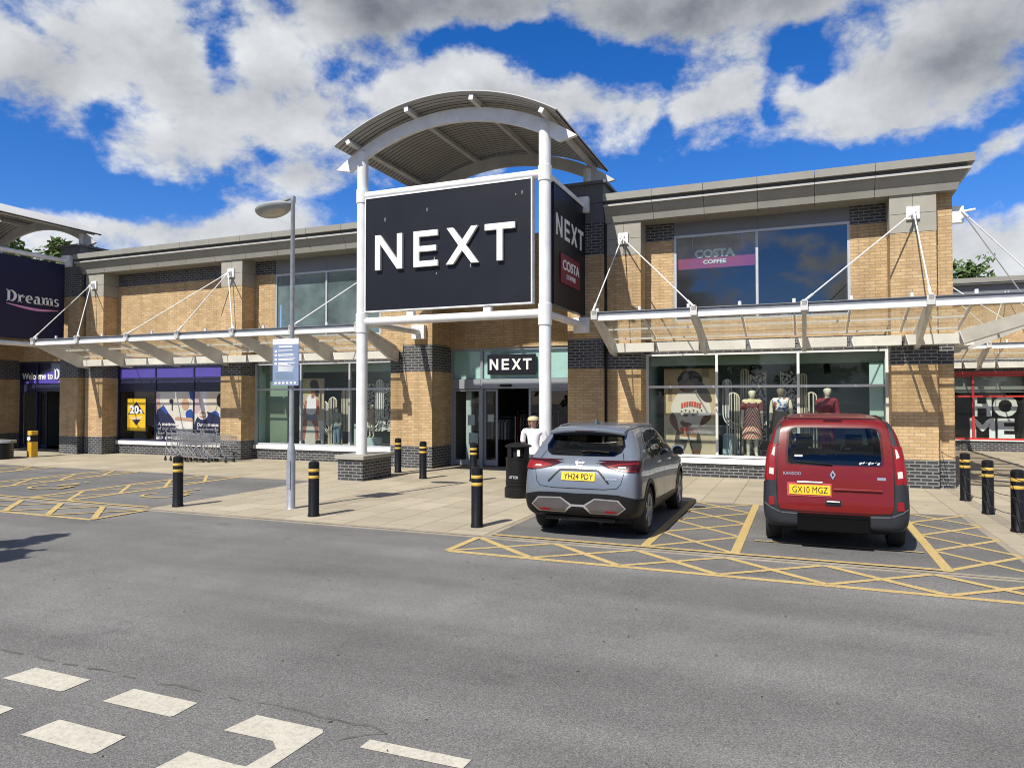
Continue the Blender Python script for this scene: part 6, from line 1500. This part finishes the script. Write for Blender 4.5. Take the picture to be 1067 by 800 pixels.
m = MB(); p0, p1 = car.hit('rear', -.01, .778, .004), car.hit('rear', .56, .778, .004); m.tube([p0, p1], .022, 10); m.build('pressed_strip', KPAINT, V, world=False, smooth=True)
m = MB(); p0, p1 = car.hit('rear', -.45, .858, .012), car.hit('rear', -.14, .858, .012); m.tube([p0, p1], .014, 8); m.build('plate_lamp_bar', CHROME, V, world=False, smooth=True)
car.patch('handle_recess', 'rear', [[(-.105, .575), (.078, .572), (.082, .64), (-.105, .642)]], BLACKP, off=.008)
m = MB(); p0, p1 = car.hit('rear', -.09, .622, .016), car.hit('rear', .065, .622, .016); m.tube([p0, p1], .012, 8); m.build('tailgate_handle', RIM, V, world=False)
car.patch('brake_lamp', 'rear', [[(-.115, 1.637), (.112, 1.637), (.112, 1.667), (-.115, 1.667)]], LAMPR, off=.012)
m = MB(); c0 = car.hit('rear', -.013, .96, .010)
m.prism([(0, .062), (.036, 0), (0, -.062), (-.036, 0)], 'y', -.006, .004, 0); m.prism([(0, .026), (.014, 0), (0, -.026), (-.014, 0)], 'y', -.0075, -.0065, 1); m.xf(TR(*c0) @ Matrix.Rotation(R(-8), 4, 'X')); m.build('badge', [CHROME, BLACKP], V, world=False)
car.text('lettering', 'rear', 'KANGOO', -.62, -.40, .945, .040, CHROME, bold=.01)
car.lines('model_badge', 'rear', [[(.52, .93), (.60, .93)]], .034, CHROME)
m = MB(); m.tube([tuple(car.hit('rear', a, b_, .02)) for a, b_ in ((-.02, 1.09), (-.2, 1.10), (-.46, 1.115))], .011, 6); m.build('rear_wiper', BLACKP, V, world=False)
m = MB(); m.box(-.45, .415, -.035, .5, .235, .468); m.box(-.43, .395, -.045, -.036, .25, .30); m.box(-.45, .415, -.04, -.0355, .42, .455); m.build('ramp_box', BLKM, V, world=False, bevel=.012)
m = MB(); m.box(-.70, .70, .45, 3.8, .17, .28); m.tube([(-.62, wy[0], .3), (.62, wy[0], .3)], .04); m.build('underbody', BLACKP, V, world=False)
m = MB(); 
for s in (-1, 1): m.tube([tuple(car.hit('top', s * .60, y, .012)) for y in (.5, 1.2, 2.0, 2.5)], .013, 6)
m.build('roof_strip', BLACKP, V, world=False)
# ------------------------------------------------------------------ trees, litter
def tree(label, x, y, h, cr, crz, seed, n=3500, leaf=.16, trunk=.22, gap=.0):
    rr = random.Random(seed); t = thing('tree', label, 'tree', (x, y, 0))
    m = MB(); m.tube([(0, 0, 0), (.05, .02, h * .3), (0, .08, h * .6), (.1, 0, h * .85)], [trunk, trunk * .75, trunk * .5, trunk * .15], 10)
    tips = []
    for i in range(16):
        a = i * 2.4; z0 = h * (.35 + .5 * rr.random()); L_ = cr * (.6 + .5 * rr.random()); e = (L_ * math.cos(a), L_ * math.sin(a), z0 + crz * (.25 + .6 * rr.random()))
        m.tube([(0, 0, z0), (e[0] * .5, e[1] * .5, z0 + (e[2] - z0) * .4), e], [trunk * .3, trunk * .18, .02], 6); tips.append(e); tips.append((e[0] * .6, e[1] * .6, z0 + (e[2] - z0) * .6))
    m.build('trunk', BARK, t, world=False, smooth=True)
    cl = [(p[0] + rr.gauss(0, .3), p[1] + rr.gauss(0, .3), min(h, p[2] + rr.gauss(0, .4)), cr * (.16 + .2 * rr.random())) for p in tips for _ in range(2)]
    m = MB()
    for i in range(n):
        c = rr.choice(cl); d = Vector((rr.gauss(0, 1), rr.gauss(0, 1), rr.gauss(0, .8))); d = d.normalized() * c[3] * rr.random() ** .45
        p = Vector(c[:3]) + d; u = Vector((rr.gauss(0, 1), rr.gauss(0, 1), rr.gauss(0, .6))).normalized(); v = u.orthogonal().normalized(); s = leaf * (.6 + .8 * rr.random())
        m.add([p - u * s, p + v * s * .5, p + u * s, p - v * s * .5], [(0, 1, 2, 3)])
    m.build('crown', LEAF, t, world=False, recalc=False)
    return t
tree('leafy green tree rising behind the purple sign tower at the left', -46.5, 32.0, 11.6, 3.2, 3.0, 4, 5200, .22)
tree('small tree top showing above the far roof beside the right shop', 9.9, 52.0, 11.6, 1.5, 1.8, 9, 1500, .2)
# trees behind the camera, seen mirrored in the upper window
for i, x in enumerate((-46, -37, -27, -18, -9, 1, 10, 20, 31)):
    tree('broad tree across the car park, mirrored low in the upper window glass', x, -52 - 5 * (i % 3), 5.6 + 1.1 * ((i * 5) % 3), 3.6, 2.2, 20 + i, 1500, .45, .25)
for o in bpy.data.objects:
    if o.name.startswith('tree') and o.location.y < -20: o['group'] = 'trees across the car park'
tree('young street tree beside the road, its shadow reaching the left edge', -10.75, 2.2, 4.5, .72, .55, 41, 2200, .12, .06)  # out of view, added only to cast the left-edge shadow
rr = random.Random(11); m = MB()
for i in range(110):
    x, y = rr.uniform(-9, 3), rr.uniform(2.6, 8.6)
    a = rr.random() * 6.3; l = rr.uniform(.008, .022); p = Vector((x, y, ZR + .004)); u = Vector((math.cos(a), math.sin(a), 0)) * l; v = Vector((-u.y, u.x, .12 * l)) * .5
    m.add([p - u, p + v, p + u, p - v], [(0, 1, 2, 3)])
tag(m.build('leaf_litter', plain('dry_leaf', (.06, .045, .03), .9), recalc=False), 'tiny dark leaves and crumbs scattered over the road', 'litter', kind='stuff')
bpy.context.view_layer.update()
